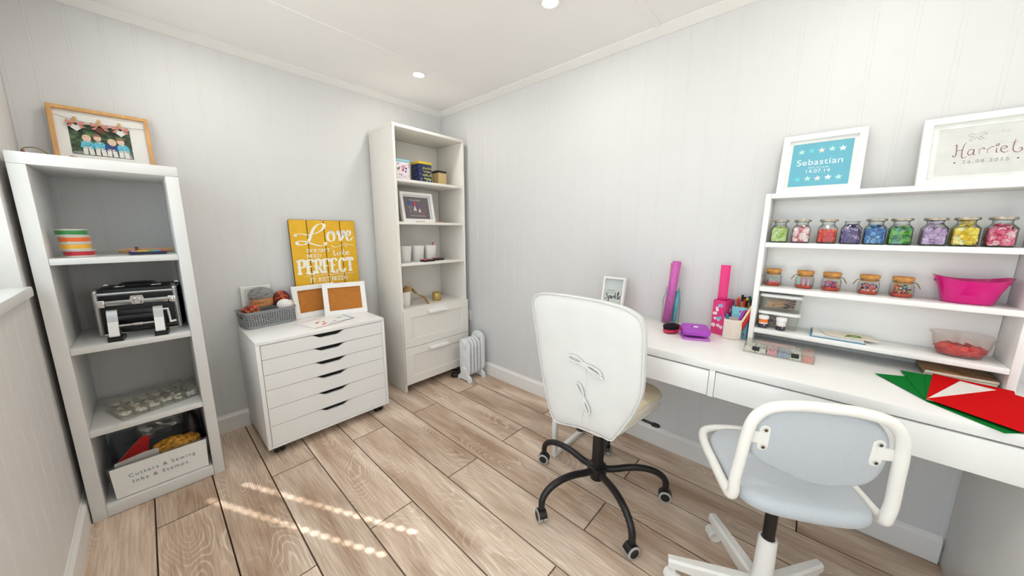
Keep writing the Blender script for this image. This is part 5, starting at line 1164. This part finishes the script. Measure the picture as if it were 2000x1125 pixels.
def hexpot(b):
    R = lambda r, z: [Vector((r*math.cos(PI/3*i), r*math.sin(PI/3*i), z)) for i in range(6)]
    loft(b, [R(.036, 0), R(.0385, .003), R(.0385, .088), R(.0355, .088), R(.034, .005)])
one('pot', mat('blush_cream_glaze', (232, 218, 206), .4, var=.01), t, hexpot, smooth=False)
for nm, lb, a, bq, r, c in (('marker_pen', 'hot-pink marker leaning left in the cream hexagonal pot', (-.002, .010), (.0, .040), .0062, (226, 30, 120)), ('marker_pen', 'purple marker leaning right in the cream hexagonal pot', (0, -.006), (-.004, -.030), .006, (160, 60, 180)), ('paint_brush', 'cream-handled brush leaning right in the hexagonal pot', (-.012, -.006), (-.006, -.058), .0045, (236, 214, 170)), ('marker_pen', 'teal stubby pen inside the hexagonal pot', (.010, .012), (.01, .016), .007, (50, 140, 170)), ('craft_scissors', 'red plastic tool with green tip in the hexagonal pot', (.006, -.016), (.0, -.045), .009, (220, 40, 36)), ('marker_pen', 'dark violet pen crossing the hexagonal pot', (.002, -.002), (.012, -.040), .004, (90, 30, 70))):
    o = thing(nm, lb, 'pen' if nm != 'paint_brush' else 'brush', (-.122+a[0], -2.263+a[1], ZD+.008)); ln = .118 if r != .007 else .088
    if nm == 'paint_brush': ln = .15
    one('barrel', mat('barrel_%d_%d_%d' % c, c, .4), o, lambda b: cyl(b, (0, 0, 0), (bq[0], bq[1], ln), r, seg=10))
    if nm == 'craft_scissors': one('grip', mat('barrel_red_grip', (214, 36, 34), .4), o, lambda b: sphere(b, (bq[0]*.85, bq[1]*.85, ln*.92), .015, 2, 0, (.45, 1, 1.3))); one('tip', mat('barrel_green_tip', (90, 190, 70), .4), o, lambda b: sphere(b, (bq[0], bq[1]-.004, ln+.012), .010, 2, 0, (.6, 1, 1)))
    else: one('end', mat('barrel_%d_%d_%d' % c, c, .4), o, lambda b: sphere(b, (bq[0], bq[1], ln), r, 2))
# bead box
t = thing('bead_box', 'flat clear bead box with black clasps on the desk in front of the hutch', 'box', (-.226, -2.435, ZD), -PI/2+math.radians(1))
def bbox(b):
    a, c = .1045, .060
    box(b, -a, a, -c, c, 0, .0015)
    for q in ((-a, a, -c, -c+.0015), (-a, a, c-.0015, c), (-a, -a+.0015, -c, c), (a-.0015, a, -c, c)): box(b, *q, .0015, .027)
    for k in range(1, 6): x = -a+2*a*k/6; box(b, x-.0006, x+.0006, -c+.002, c-.002, .0015, .026)
one('case', CLEARP, t, bbox, smooth=False); one('lid', CLEARP, t, lambda b: box(b, -.1045, .1045, -.060, .060, .0272, .029, .0005), smooth=False)
for s in (-.066, .05): one('clasp', BLACK, t, lambda b: box(b, s-.011, s+.011, -.0625, -.0605, .012, .0285, .0008))
one('paper_insert', mat('pink_insert', (222, 190, 192), .7, var=.15, scale=80), t, lambda b: box(b, -.07, .045, .002, .046, .0262, .0270))
BC = [(236, 228, 220), (226, 226, 222), (232, 158, 176), (150, 172, 206), (226, 230, 220), (232, 150, 140)]
def beads(b):
    q = random.Random(8)
    for i in range(6):
        for k in range(95):
            sphere(b, (-.1045+.0348*(i+.5)+q.uniform(-.0145, .0145), (-.0565 if k < 55 else q.uniform(-.05, .05)), .0045+(q.uniform(0, .018) if k < 55 else .016+q.uniform(0, .003))), .0026, 1, i)
o = one('beads', [mat('seed_bead_%d' % i, c, .3, var=.25, scale=260) for i, c in enumerate(BC)], t, beads); o['kind'] = 'stuff'
# fan of card sheets
A_ = (-.412, -2.774)
def fan(label, m, dx, dy, L_, wd, z):
    l = math.hypot(dx, dy); d = (dx/l, dy/l); n = (d[1], -d[0])
    pts = [A_, (A_[0]+n[0]*wd, A_[1]+n[1]*wd), (A_[0]+n[0]*wd+d[0]*L_, A_[1]+n[1]*wd+d[1]*L_), (A_[0]+d[0]*L_, A_[1]+d[1]*L_)]
    sheet('card_sheet', label, 'paper', pts, z, m, .0009, group='fanned sheets of coloured card')
GRN = mat('green_card', (8, 116, 44), .9, var=.03, spec=.1); RED = mat('red_card', (204, 4, 10), .9, var=.02, spec=.1); WCD = mat('white_card', (232, 228, 222), .8)
fan('bottom green card, its corner poking out below the red ones', GRN, .185, -.20, .27, .15, ZD+.0003)
fan('green card reaching furthest left in the fan', GRN, .17, .083, .188, .13, ZD+.0016)
fan('second green card from the left in the fan', GRN, .258, .015, .262, .13, ZD+.0029)
fan('third green card, a thin sliver beside the red', GRN, .266, -.040, .268, .14, ZD+.0042)
fan('red card tucked under the white card in the fan', RED, .293, -.060, .290, .15, ZD+.0055)
fan('white card between the two red cards in the fan', WCD, .25, -.106, .272, .15, ZD+.0068)
fan('topmost red card of the fan, largest and nearest', RED, .213, -.161, .285, .161, ZD+.0081)
# magazines under the hutch
MG = mat('magazine_cover', (186, 150, 104), .4, var=.6, scale=22); MG2 = mat('magazine_green_cover', (92, 104, 64), .4, var=.6, scale=60)
for z, m, lb, dx, rz in ((ZD, MG2, 'green patterned magazine at the bottom under the hutch', -.003, -.01), (ZD+.0088, MG, 'worn orange-brown magazine on top under the hutch', -.006, .02)):
    o = thing('magazine', lb, 'magazine', (-.071+dx, -2.885, z), rz); one('pages', CREAM, o, lambda b: box(b, -.052, .052, -.074, .072, .0006, .0078)); one('cover', m, o, lambda b: (box(b, -.055, .055, -.076, .074, .0078, .0085), box(b, -.055, .055, -.076, .074, 0, .0006), box(b, -.055, .055, .073, .074, .0006, .0078)), smooth=False)
sheet('card_sheet', 'pink card on the desk behind the cream chair, further back', 'paper', [(-.082, -1.862), (-.21, -1.79), (-.15, -1.66), (-.03, -1.74)], ZD+.0004, mat('coral_pink_card', (224, 128, 142), .7))
o = sheet('card_pad', 'magenta pad on the desk behind the cream chair, nearer the edge', 'paper', [(-.335, -1.962), (-.45, -1.85), (-.36, -1.74), (-.245, -1.85)], ZD+.0004, mat('magenta_pad', (196, 72, 140), .7), .008)
# ================================================================== hutch shelf contents
Z1 = 1.1625
def shades(n, cs): return [mat('%s_button_%d' % (n, i), c, .35, var=.05) for i, c in enumerate(cs)]
JARS = [('lime', -2.381, [(176, 204, 96), (206, 222, 150), (226, 232, 190), (150, 186, 70)], 1.15), ('pale pink', -2.447, [(240, 214, 214), (246, 232, 228), (226, 150, 162), (214, 90, 110)], 1.15), ('red', -2.5205, [(206, 30, 26), (224, 60, 30), (236, 110, 40), (190, 20, 30)], 1.0),
        ('purple', -2.5825, [(70, 44, 120), (96, 66, 140), (168, 140, 180), (56, 36, 90)], 1.2), ('blue', -2.6415, [(30, 90, 170), (60, 140, 206), (24, 60, 130), (120, 190, 226)], 1.15), ('green', -2.7, [(50, 140, 60), (120, 190, 60), (30, 100, 70), (100, 170, 160)], 1.12),
        ('lilac', -2.7715, [(176, 140, 190), (196, 166, 208), (150, 112, 168), (214, 190, 222)], 1.4), ('yellow', -2.8325, [(236, 200, 30), (244, 222, 90), (226, 180, 20), (240, 232, 180)], 1.3), ('rose pink', -2.8975, [(222, 90, 130), (236, 140, 170), (206, 40, 90), (240, 200, 206)], 1.18)]
LIDM = mat('pewter_lid', (176, 166, 152), .28, metal=.85, var=.04)
def button(b, c, n, r, mi, th=.0028):
    c, n = Vector(c), Vector(n).normalized(); u, v = basis(n); S = 10
    pr = [(r, -th/2), (r, th*.3), (r*.82, th/2), (r*.62, th*.12), (r*.02, th*.12)]
    ring_faces(b, [[b.verts.new(c+n*z+(u*math.cos(2*PI*i/S)+v*math.sin(2*PI*i/S))*q) for i in range(S)] for q, z in pr], mi, True, False, True)
JG = glass('jar_glass', (250, 253, 251), (10, 24, 18), edge_pow=2.0, gloss=1.5)
for ji, (nm, y, cs, fill) in enumerate(JARS):
    t = thing('button_jar', 'square glass jar of %s buttons%s on the hutch' % (nm, ', without a lid,' if nm == 'purple' else ''), 'jar', (-.1085, y, Z1+.0003), 0, 'jars of buttons in a row')
    hb = .0268
    gj = one('glass', JG, t, lambda b: loft(b, [sring(32, hb-.003, hb-.003, 0, e=7), sring(32, hb, hb, .003, e=8), sring(32, hb, hb, .055, e=8), sring(32, .0195, .0195, .067, e=2.6), sring(32, .0185, .0185, .069, e=2), sring(32, .0185, .0185, .077, e=2), sring(32, .0205, .0205, .079, e=2), sring(32, .019, .019, .081, e=2)], cap1=False), ang=30)
    one('base_ring', mat('bottle_green_glass', (30, 44, 34), .2), t, lambda b: loft(b, [sring(32, hb-.002, hb-.002, .0004, e=8), sring(32, hb-.0014, hb-.0014, .0035, e=8), sring(32, hb-.005, hb-.005, .0036, e=8)]))
    if nm != 'purple': one('lid', LIDM, t, lambda b: lathe(b, [(.018, .0805), (.0250, .0800), (.0262, .0812), (.0262, .0862), (.0250, .088), (.006, .0885)], 32))
    ms = shades(nm.replace(' ', '_'), cs)
    def fillj(b):
        q = random.Random(100+ji); top = .050*fill
        lim = hb-.0035
        for face in range(4):
            for k in range(66 if face in (0, 1, 3) else 14):
                s, z = q.uniform(-lim+.004, lim-.004), .0055+(k % 23)/22*max(.004, min(top, .054)-.0075)+q.uniform(-.001, .001); r = q.choice([.0045, .0055, .0065, .0075])
                if abs(s)+r > lim: s = math.copysign(lim-r, s)
                z = max(z, r*.9+.0042); dpt = lim-.0012-q.uniform(0, .004)
                nn = Vector((-1, q.uniform(-.5, .5), q.uniform(-.5, .5))); P_ = Vector((-dpt, s, z))
                R_ = Matrix.Rotation(face*PI/2, 3, 'Z'); button(b, R_ @ P_, R_ @ nn, r, q.choice([0, 0, 1, 1, 2, 3]))
        for k in range(24):
            button(b, (q.uniform(-.017, .017), q.uniform(-.017, .017), min(top, .054)-q.uniform(0, .003)), (q.uniform(-.4, .4), q.uniform(-.4, .4), 1), .0065, q.choice([0, 1, 2, 3]))
        if fill > 1:
            for k in range(20): button(b, (q.uniform(-.012, .012), q.uniform(-.012, .012), .052+q.uniform(0, (fill-1)*.09)), (q.uniform(-.4, .4), q.uniform(-.4, .4), 1), .006, q.choice([0, 1, 2, 3]))
        h2 = max(.01, min(top, .05)-.006); box(b, -lim+.006, lim-.006, -lim+.006, lim-.006, .004, h2, mi=0)
    o = one('buttons', ms, t, fillj); o['kind'] = 'stuff'
# cork jars
Z2 = .9825; CORKM = mat('cork', (206, 146, 78), .9, var=.22, scale=140, bump=.4, bscale=300); RESIN = mat('amber_red_filling', (190, 64, 40), .3, var=.15, scale=40)
BEADC = [mat('bead_%d' % i, c, .25) for i, c in enumerate([(236, 120, 70), (160, 80, 160), (44, 50, 96), (150, 206, 190), (226, 160, 180), (214, 60, 70), (230, 222, 214), (110, 60, 130)])]
CJ = [(-2.378, 'pegs', 'small cork-lidded jar of flat mini pegs, first in its row'), (-2.478, 'upright', 'small cork-lidded jar of upright pastel pegs'), (-2.5555, 'beads', 'small cork-lidded jar of mixed pastel beads'), (-2.6545, 'beads2', 'small cork-lidded jar of navy and coral beads'), (-2.7345, 'charms', 'small cork-lidded jar of gold and teal charms nearest the pink tub')]
for i, (y, kind, lb) in enumerate(CJ):
    t = thing('cork_jar', lb, 'jar', (-.072, y, Z2+.0003), [.3, -.2, .1, -.1, .2][i], 'small cork-lidded jars'); R = .0272
    one('glass', GLASS, t, lambda b: loft(b, [sring(28, R-.004, R-.004, 0, e=3), sring(28, R, R, .005, e=3.2), sring(28, R, R, .038, e=3.2), sring(28, R-.002, R-.002, .045, e=2.6), sring(28, .0215, .0215, .049, e=2), sring(28, .0215, .0215, .052, e=2), sring(28, .0245, .0245, .0535, e=2), sring(28, .0245, .0245, .057, e=2)], cap1=False), ang=50)
    one('cork', CORKM, t, lambda b: lathe(b, [(.0205, .046), (.0205, .0572), (.0255, .0574), (.0262, .060), (.0262, .068), (.0250, .0695)], 28))
    s = -1 if i in (2, 4) else 1
    one('string', TWINE, t, lambda b: (tube(b, [Vector((.0256*math.cos(q), .0256*math.sin(q), .0515)) for q in [2*PI*k/20 for k in range(20)]], .0012, 5, closed=True), tube(b, smooth_path([(-.004, s*.0265, .0515), (-.008, s*.031, .049), (-.010, s*.036, .040), (-.011, s*.040, .032)], 4), .0015, 5)))
    one('filling', RESIN, t, lambda b: loft(b, [sring(24, R-.0055, R-.0055, .001, e=3), sring(24, R-.003, R-.003, .006, e=3.2), sring(24, R-.003, R-.003, .0125, e=3.2)]))
    q = random.Random(40+i)
    if kind in ('beads', 'beads2', 'charms'):
        def bd2(b):
            for k in range(110):
                a, rad, z = q.uniform(0, 2*PI), (R-.0074)*math.sqrt(q.uniform(.25, 1)), .012+q.uniform(0, .022)
                mi = q.choice([0, 1, 3, 4, 5, 7]) if kind == 'beads' else (q.choice([0, 2, 2, 1, 6, 5]) if kind == 'beads2' else q.choice([0, 2, 3, 7, 8, 8]))
                if kind == 'charms' and k % 2: disc(b, (rad*math.cos(a), rad*math.sin(a), z+.004), (q.uniform(-1, 1), q.uniform(-1, 1), q.uniform(-.5, 1)), .0055, .002, 8, mi)
                else: sphere(b, (rad*math.cos(a), rad*math.sin(a), z), .0042, 1, mi)
        o = one('beads', BEADC+[GOLD], t, bd2); o['kind'] = 'stuff'
    else:
        def pegs(b):
            for k in range(9):
                c_ = [4, 6, 3, 4, 6, 1, 3, 4, 6][k]
                if kind == 'pegs': a = q.uniform(-.35, .35)+PI/2; p = Vector((-.012+.012*(k % 3), 0, .014+.0055*(k//3))); u = Vector((math.cos(a), math.sin(a), 0))*.016; tube(b, [p-u, p+u], .0024, 4, c_)
                else: x, y2 = -.014+.014*(k % 3), -.014+.014*(k//3); tube(b, [(x-.002, y2, .008), (x+q.uniform(-.003, .003), y2+q.uniform(-.004, .004), .040)], .0028, 4, c_)
        o = one('mini_pegs', BEADC, t, pegs); o['kind'] = 'stuff'
# pink tub
t = thing('pink_tub', 'bright pink translucent oval tub on the hutch shelf', 'tub', (-.079, -2.8725, Z2+.0003), -PI/2)
PTM = mat('pink_translucent_plastic', (232, 14, 140), .25, trans=.25, var=.03)
def tubm(b):
    n = 48; rg = []
    for (hx_, hy_, z, ins) in ((.048, .036, 0, 0), (.052, .040, .003, 0), (.062, .050, .045, 0), (.071, .058, .073, 0), (.069, .056, .073, 1), (.060, .048, .045, 1), (.050, .038, .006, 1)):
        r_ = []
        for p in sring(n, hx_, hy_, z, e=2.6):
            k = abs(p.x/hx_)**3 if z > .06 else 0
            r_.append(Vector((p.x*(1+.10*k), p.y, z+.014*k)))
        rg.append(r_)
    loft(b, rg)
one('tub', PTM, t, tubm, ang=60)
one('handle_slot', mat('deep_magenta', (180, 6, 100), .4), t, lambda b: [pillow(b, circ(0, 0, .011, .005, 14), [(1, -.0003), (.9, .0003)], (s*.0725, 0, .068), Y, Vector((s*.25, 0, .97)), Vector((s, 0, -.25))) for s in (-1, 1)])
# storage boxes
Z3 = .8065
for k, (z, lb) in enumerate(((Z3, 'lower clear storage box with a white lid on the hutch'), (Z3+.0722, 'upper clear storage box of straw-coloured raffia on the hutch'))):
    t = thing('storage_box', lb, 'box', (-.066, -2.4145, z+.0003), -PI/2, 'two stacked clear boxes')
    one('case', CLEARP, t, lambda b: loft(b, [sring(32, .060, .040, 0, e=8), sring(32, .064, .044, .004, e=9), sring(32, .066, .046, .058, e=9), sring(32, .064, .044, .058, e=9), sring(32, .060, .041, .005, e=8)]), ang=30)
    one('lid', MELG, t, lambda b: loft(b, [sring(32, .0685, .0485, .0585, e=9), sring(32, .069, .049, .061, e=9), sring(32, .069, .049, .068, e=9), sring(32, .066, .046, .0705, e=9)]), ang=30)
    q = random.Random(60+k)
    def straw(b):
        for i in range(300 if k else 110):
            left = i % 3 or not k; x, y2, zz = (q.uniform(-.050, .012) if left else q.uniform(.015, .050)), q.uniform(-.036, .034), q.uniform(.010, .045)
            if not k: x = q.uniform(-.05, .0); zz = q.uniform(.008, .042)
            a, l = q.uniform(-.5, .5), q.uniform(.012, .026); d = Vector((math.cos(a), .2*q.uniform(-1, 1), math.sin(a)*.8))*l/2
            p = Vector((max(-.036, min(.036, x)), y2*.8, min(.040, max(.016, zz)))); tube(b, [p-d, p+d], .0016, 4, (q.choice([0, 0, 1, 2]) if left else q.choice([2, 3, 3])) if k else q.choice([4, 2, 5]))
    o = one('raffia', [mat('straw_tan', (206, 164, 120), .8), mat('straw_gold', (214, 156, 84), .7), mat('straw_pinkish', (190, 150, 130), .8), mat('ribbon_black', (40, 30, 36), .6), mat('tissue_blue', (80, 92, 124), .7), mat('tissue_grey', (176, 160, 156), .7)], t, straw); o['kind'] = 'stuff'
for y, c, lb in ((-2.370, (236, 118, 30), 'small craft pot with an orange band by the hutch side'), (-2.428, (236, 232, 226), 'small white craft pot in front of the storage boxes')):
    t = thing('craft_pot', lb, 'pot', (-.1285, y, Z3+.0003), 0, 'two small craft pots')
    one('jar', mat('pot_%d' % c[2], (232, 222, 214), .3), t, lambda b: lathe(b, [(.0145, 0), (.0155, .002), (.0155, .040), (.0150, .042)], 24)); one('lid', MELG, t, lambda b: lathe(b, [(.016, .0402), (.0178, .041), (.0178, .052), (.0165, .0535)], 24))
    one('upper_band', mat('band_%d' % c[2], c, .5), t, lambda b: lathe(b, [(.01575, .026), (.01575, .0395)], 24, cap0=False, cap1=False)); lbm = one('label_band', mat('label_lilac', (160, 152, 190) if c[2] > 100 else (60, 50, 70), .5, var=.4, scale=90), t, lambda b: lathe(b, [(.01575, .002), (.01575, .020)], 24, cap0=False, cap1=False))
    one('label_mark', [BLACK, PAPER], t, lambda b: (flat(b, circ(.004, .014, .0062, .0048), (-.0163, 0, 0), -Y, Z, .0002, 0), flat(b, circ(.006, .0155, .0022), (-.0163, 0, 0), -Y, Z, .0004, 1)), smooth=False)
# papers on the low shelf
t = thing('paper_stack', 'stack of pale sheets with a blue spine on the low hutch shelf', 'papers', (-.078, -2.585, Z3+.0003), math.radians(-1))
for k in range(4):
    one('page', PAPER if k % 2 else mat('pale_blue_page', (214, 222, 232), .8), t, lambda b: box(b, -.060, .050, -.083+.001*k, .062-.001*k, .0025*k, .0025*k+.0018), smooth=False)
one('spine', mat('teal_spine', (44, 130, 160), .6), t, lambda b: (box(b, -.063, .050, .0625, .0655, 0, .0105), box(b, -.0635, -.0605, -.085, .065, 0, .0022)), smooth=False)
t = thing('greeting_card', 'cream card with a green looped motif on top of the paper stack', 'card', (-.085, -2.622, Z3+.0115), math.radians(8))
one('card', CREAM, t, lambda b: prism(b, [(-.045, -.075), (.048, -.075), (.048, .062), (.030, .070), (-.040, .060)], (0, 0, 0), X, Y, .0014), smooth=False)
def motif(b):
    tube(b, smooth_path([(-.020, -.035, .0022), (-.024, -.012, .0022), (-.010, .000, .0022), (.002, -.010, .0022), (-.002, -.030, .0022), (-.014, -.034, .0022), (-.022, -.022, .0022), (-.024, .004, .0022), (-.030, .010, .0022)], 5), .0022, 6)
one('motif', mat('green_cord', (96, 134, 40), .7), t, motif)
# clear bowl of red petals
t = thing('plastic_bowl', 'clear plastic bowl of red petals on the low hutch shelf', 'bowl', (-.080, -2.883, Z3+.0003), -PI/2)
one('bowl', glass('bowl_plastic', (253, 250, 248), (240, 232, 228), .06, 3.0, haze=.03), t, lambda b: loft(b, [sring(40, .040, .034, 0, e=2.3), sring(40, .046, .040, .003, e=2.3), sring(40, .058, .050, .035, e=2.3), sring(40, .064, .056, .066, e=2.3), sring(40, .069, .061, .070, e=2.3), sring(40, .069, .061, .072, e=2.3), sring(40, .062, .054, .070, e=2.3), sring(40, .056, .048, .035, e=2.3), sring(40, .044, .038, .005, e=2.3)]), ang=60)
def petals(b):
    q = random.Random(77)
    for k in range(240):
        z = .008+q.uniform(0, 1)*.026; rr_ = (.038+.36*z)*math.sqrt(q.uniform(.35, 1)); a = q.uniform(0, 2*PI)
        disc(b, (rr_*math.cos(a), rr_*math.sin(a)*.85, z), (q.uniform(-.6, .6)+.6*math.cos(a), q.uniform(-.6, .6)+.6*math.sin(a), .8), .0085, .0016, 8, k % 2)
    sphere(b, (0, 0, .018), .03, 2, 0, (1.2, 1.0, .5))
o = one('petals', [mat('petal_red', (214, 20, 24), .6), mat('petal_scarlet', (226, 50, 40), .6)], t, petals); o['kind'] = 'stuff'
# frames on top of the hutch
ZT = 1.3523
BLUE = mat('teal_blue_print', (104, 180, 200), .6, var=.03, scale=20)
t, yb = frame('photo_frame', 'white frame with a turquoise name print and stars on top of the hutch', (-.100, -2.4685, ZT), .236, .236, .021, WFR, leanfor(.236, .060), -PI/2, .022, mount=PAPER, mw=.011, pic=BLUE)
LT = mat('print_white_ink', (240, 246, 246), .6); ST = [LT, mat('star_aqua', (110, 210, 222), .6), mat('star_mint', (190, 230, 222), .6), mat('star_pale', (232, 228, 226), .6)]
lettering('Sebastian', .034, (-.002, yb-.0008, .126), X, Z, LT, t, space=1.05); lettering('14.07.14', .020, (-.004, yb-.0008, .090), X, Z, LT, t, space=1.05); lettering('Noah Courtenay', .0085, (-.002, yb-.0008, .105), X, Z, LT, t)
def stars(b):
    for r_, z in ((0, .171), (1, .061)):
        for k in range(5): flat(b, star(-.058+k*.029, z+.0015*(k % 2), .0115, 5, .45, PI/2+.05), (0, yb-.0003, 0), X, Z, .0005, [2, 1, 3, 2, 0][k] if r_ == 0 else [1, 2, 3, 0, 2][k])
one('star_print', ST, t, stars, smooth=False)
t, yb = frame('photo_frame', 'white frame with a handwritten pale name print at the right on the hutch', (-.100, -2.848, ZT), .268, .228, .021, WFR, leanfor(.228, .060), -PI/2, .022, mount=mat('off_white_mount', (232, 234, 230), .7), mw=.015, pic=mat('pale_grey_card', (216, 216, 212), .7))
MV = mat('mauve_ink', (150, 108, 116), .7); DG = mat('faint_grey_ink', (176, 178, 176), .7); DKD = mat('dark_dot_ink', (80, 80, 82), .7)
def harriet(b):
    S = [[(.05, .15), (.1, .0), (.2, .05), (.22, .5), (.2, 1.0), (.12, .95)], [(.68, 1.15), (.58, .9), (.52, .4), (.55, -.1), (.7, -.15), (.78, -.05)], [(.2, .5), (.32, .52), (.44, .54), (.55, .55)], [(1.1, .5), (.9, .5), (.82, .2), (.95, .05), (1.1, .25), (1.12, .5), (1.12, .05), (1.22, .1)], [(1.35, .5), (1.4, .05)], [(1.4, .35), (1.52, .55), (1.62, .5), (1.6, .4)], [(1.75, .5), (1.8, .05)], [(1.8, .35), (1.95, .58), (2.1, .55)], [(2.2, .5), (2.22, .1), (2.3, .08)], [(2.18, .72), (2.3, .78), (2.26, .62), (2.16, .66), (2.18, .74)], [(2.42, .3), (2.68, .38), (2.62, .55), (2.45, .5), (2.42, .2), (2.6, .02), (2.8, .15)], [(3.05, 1.05), (2.98, .5), (3.0, .1), (3.2, -.05), (3.38, .1), (3.35, .3), (3.22, .25)], [(2.85, .75), (3.2, .82)]]
    pen(b, S, (-.066, yb-.0003, .098), X, Z, .0380, .035, .06, ang=.6)
one('name_script', MV, t, harriet, smooth=False)
lettering('26.08.2015', .0150, (.0, yb-.0008, .078), X, Z, DG, t, space=1.3)
one('dot_print', DKD, t, lambda b: [flat(b, circ(x, .078, .0021), (0, yb-.0003, 0), X, Z, .0005) for x in (-.058, .058)], smooth=False)
def bfly(b):
    pen(b, [[(0, .5), (-.35, .75), (-.5, .5), (-.2, .35), (-.45, .05), (-.2, 0), (0, .3), (.25, .0), (.5, .1), (.22, .35), (.6, .55), (.4, .75), (0, .5)]], (-.022, yb-.0003, .147), X, Z, .030, .03, .05)
    pen(b, [[(0, .5), (-.3, .7), (-.35, .4), (0, .35), (.3, .3), (.35, .7), (0, .5)]], (.030, yb-.0003, .158), X, Z, .018, .03, .05)
one('butterfly', DG, t, bfly, smooth=False)

# ================================================================== loose contents stand on their own
bpy.context.view_layer.update()
_lab = {'buttons': ('loose buttons filling the %s', 'buttons'), 'beads': ('loose beads filling the %s', 'beads'), 'petals': ('red petals heaped in the clear plastic bowl', 'petals'), 'trinkets': ('white and dark trinkets in the clear divided organiser', 'trinkets'), 'mini_pegs': ('mini pegs inside the %s', 'pegs'), 'raffia': ('craft strands inside the %s', 'raffia')}
for o in list(col.objects):
    if o.get('kind') == 'stuff' and o.parent is not None:
        k = o.name.split('.')[0]; p = o.parent; l, c = _lab[k]; m = o.matrix_world.copy(); o.parent = None; o.matrix_world = m
        o['label'] = (l % ' '.join(str(p['label']).split()[:9])) if '%s' in l else l; o['category'] = c
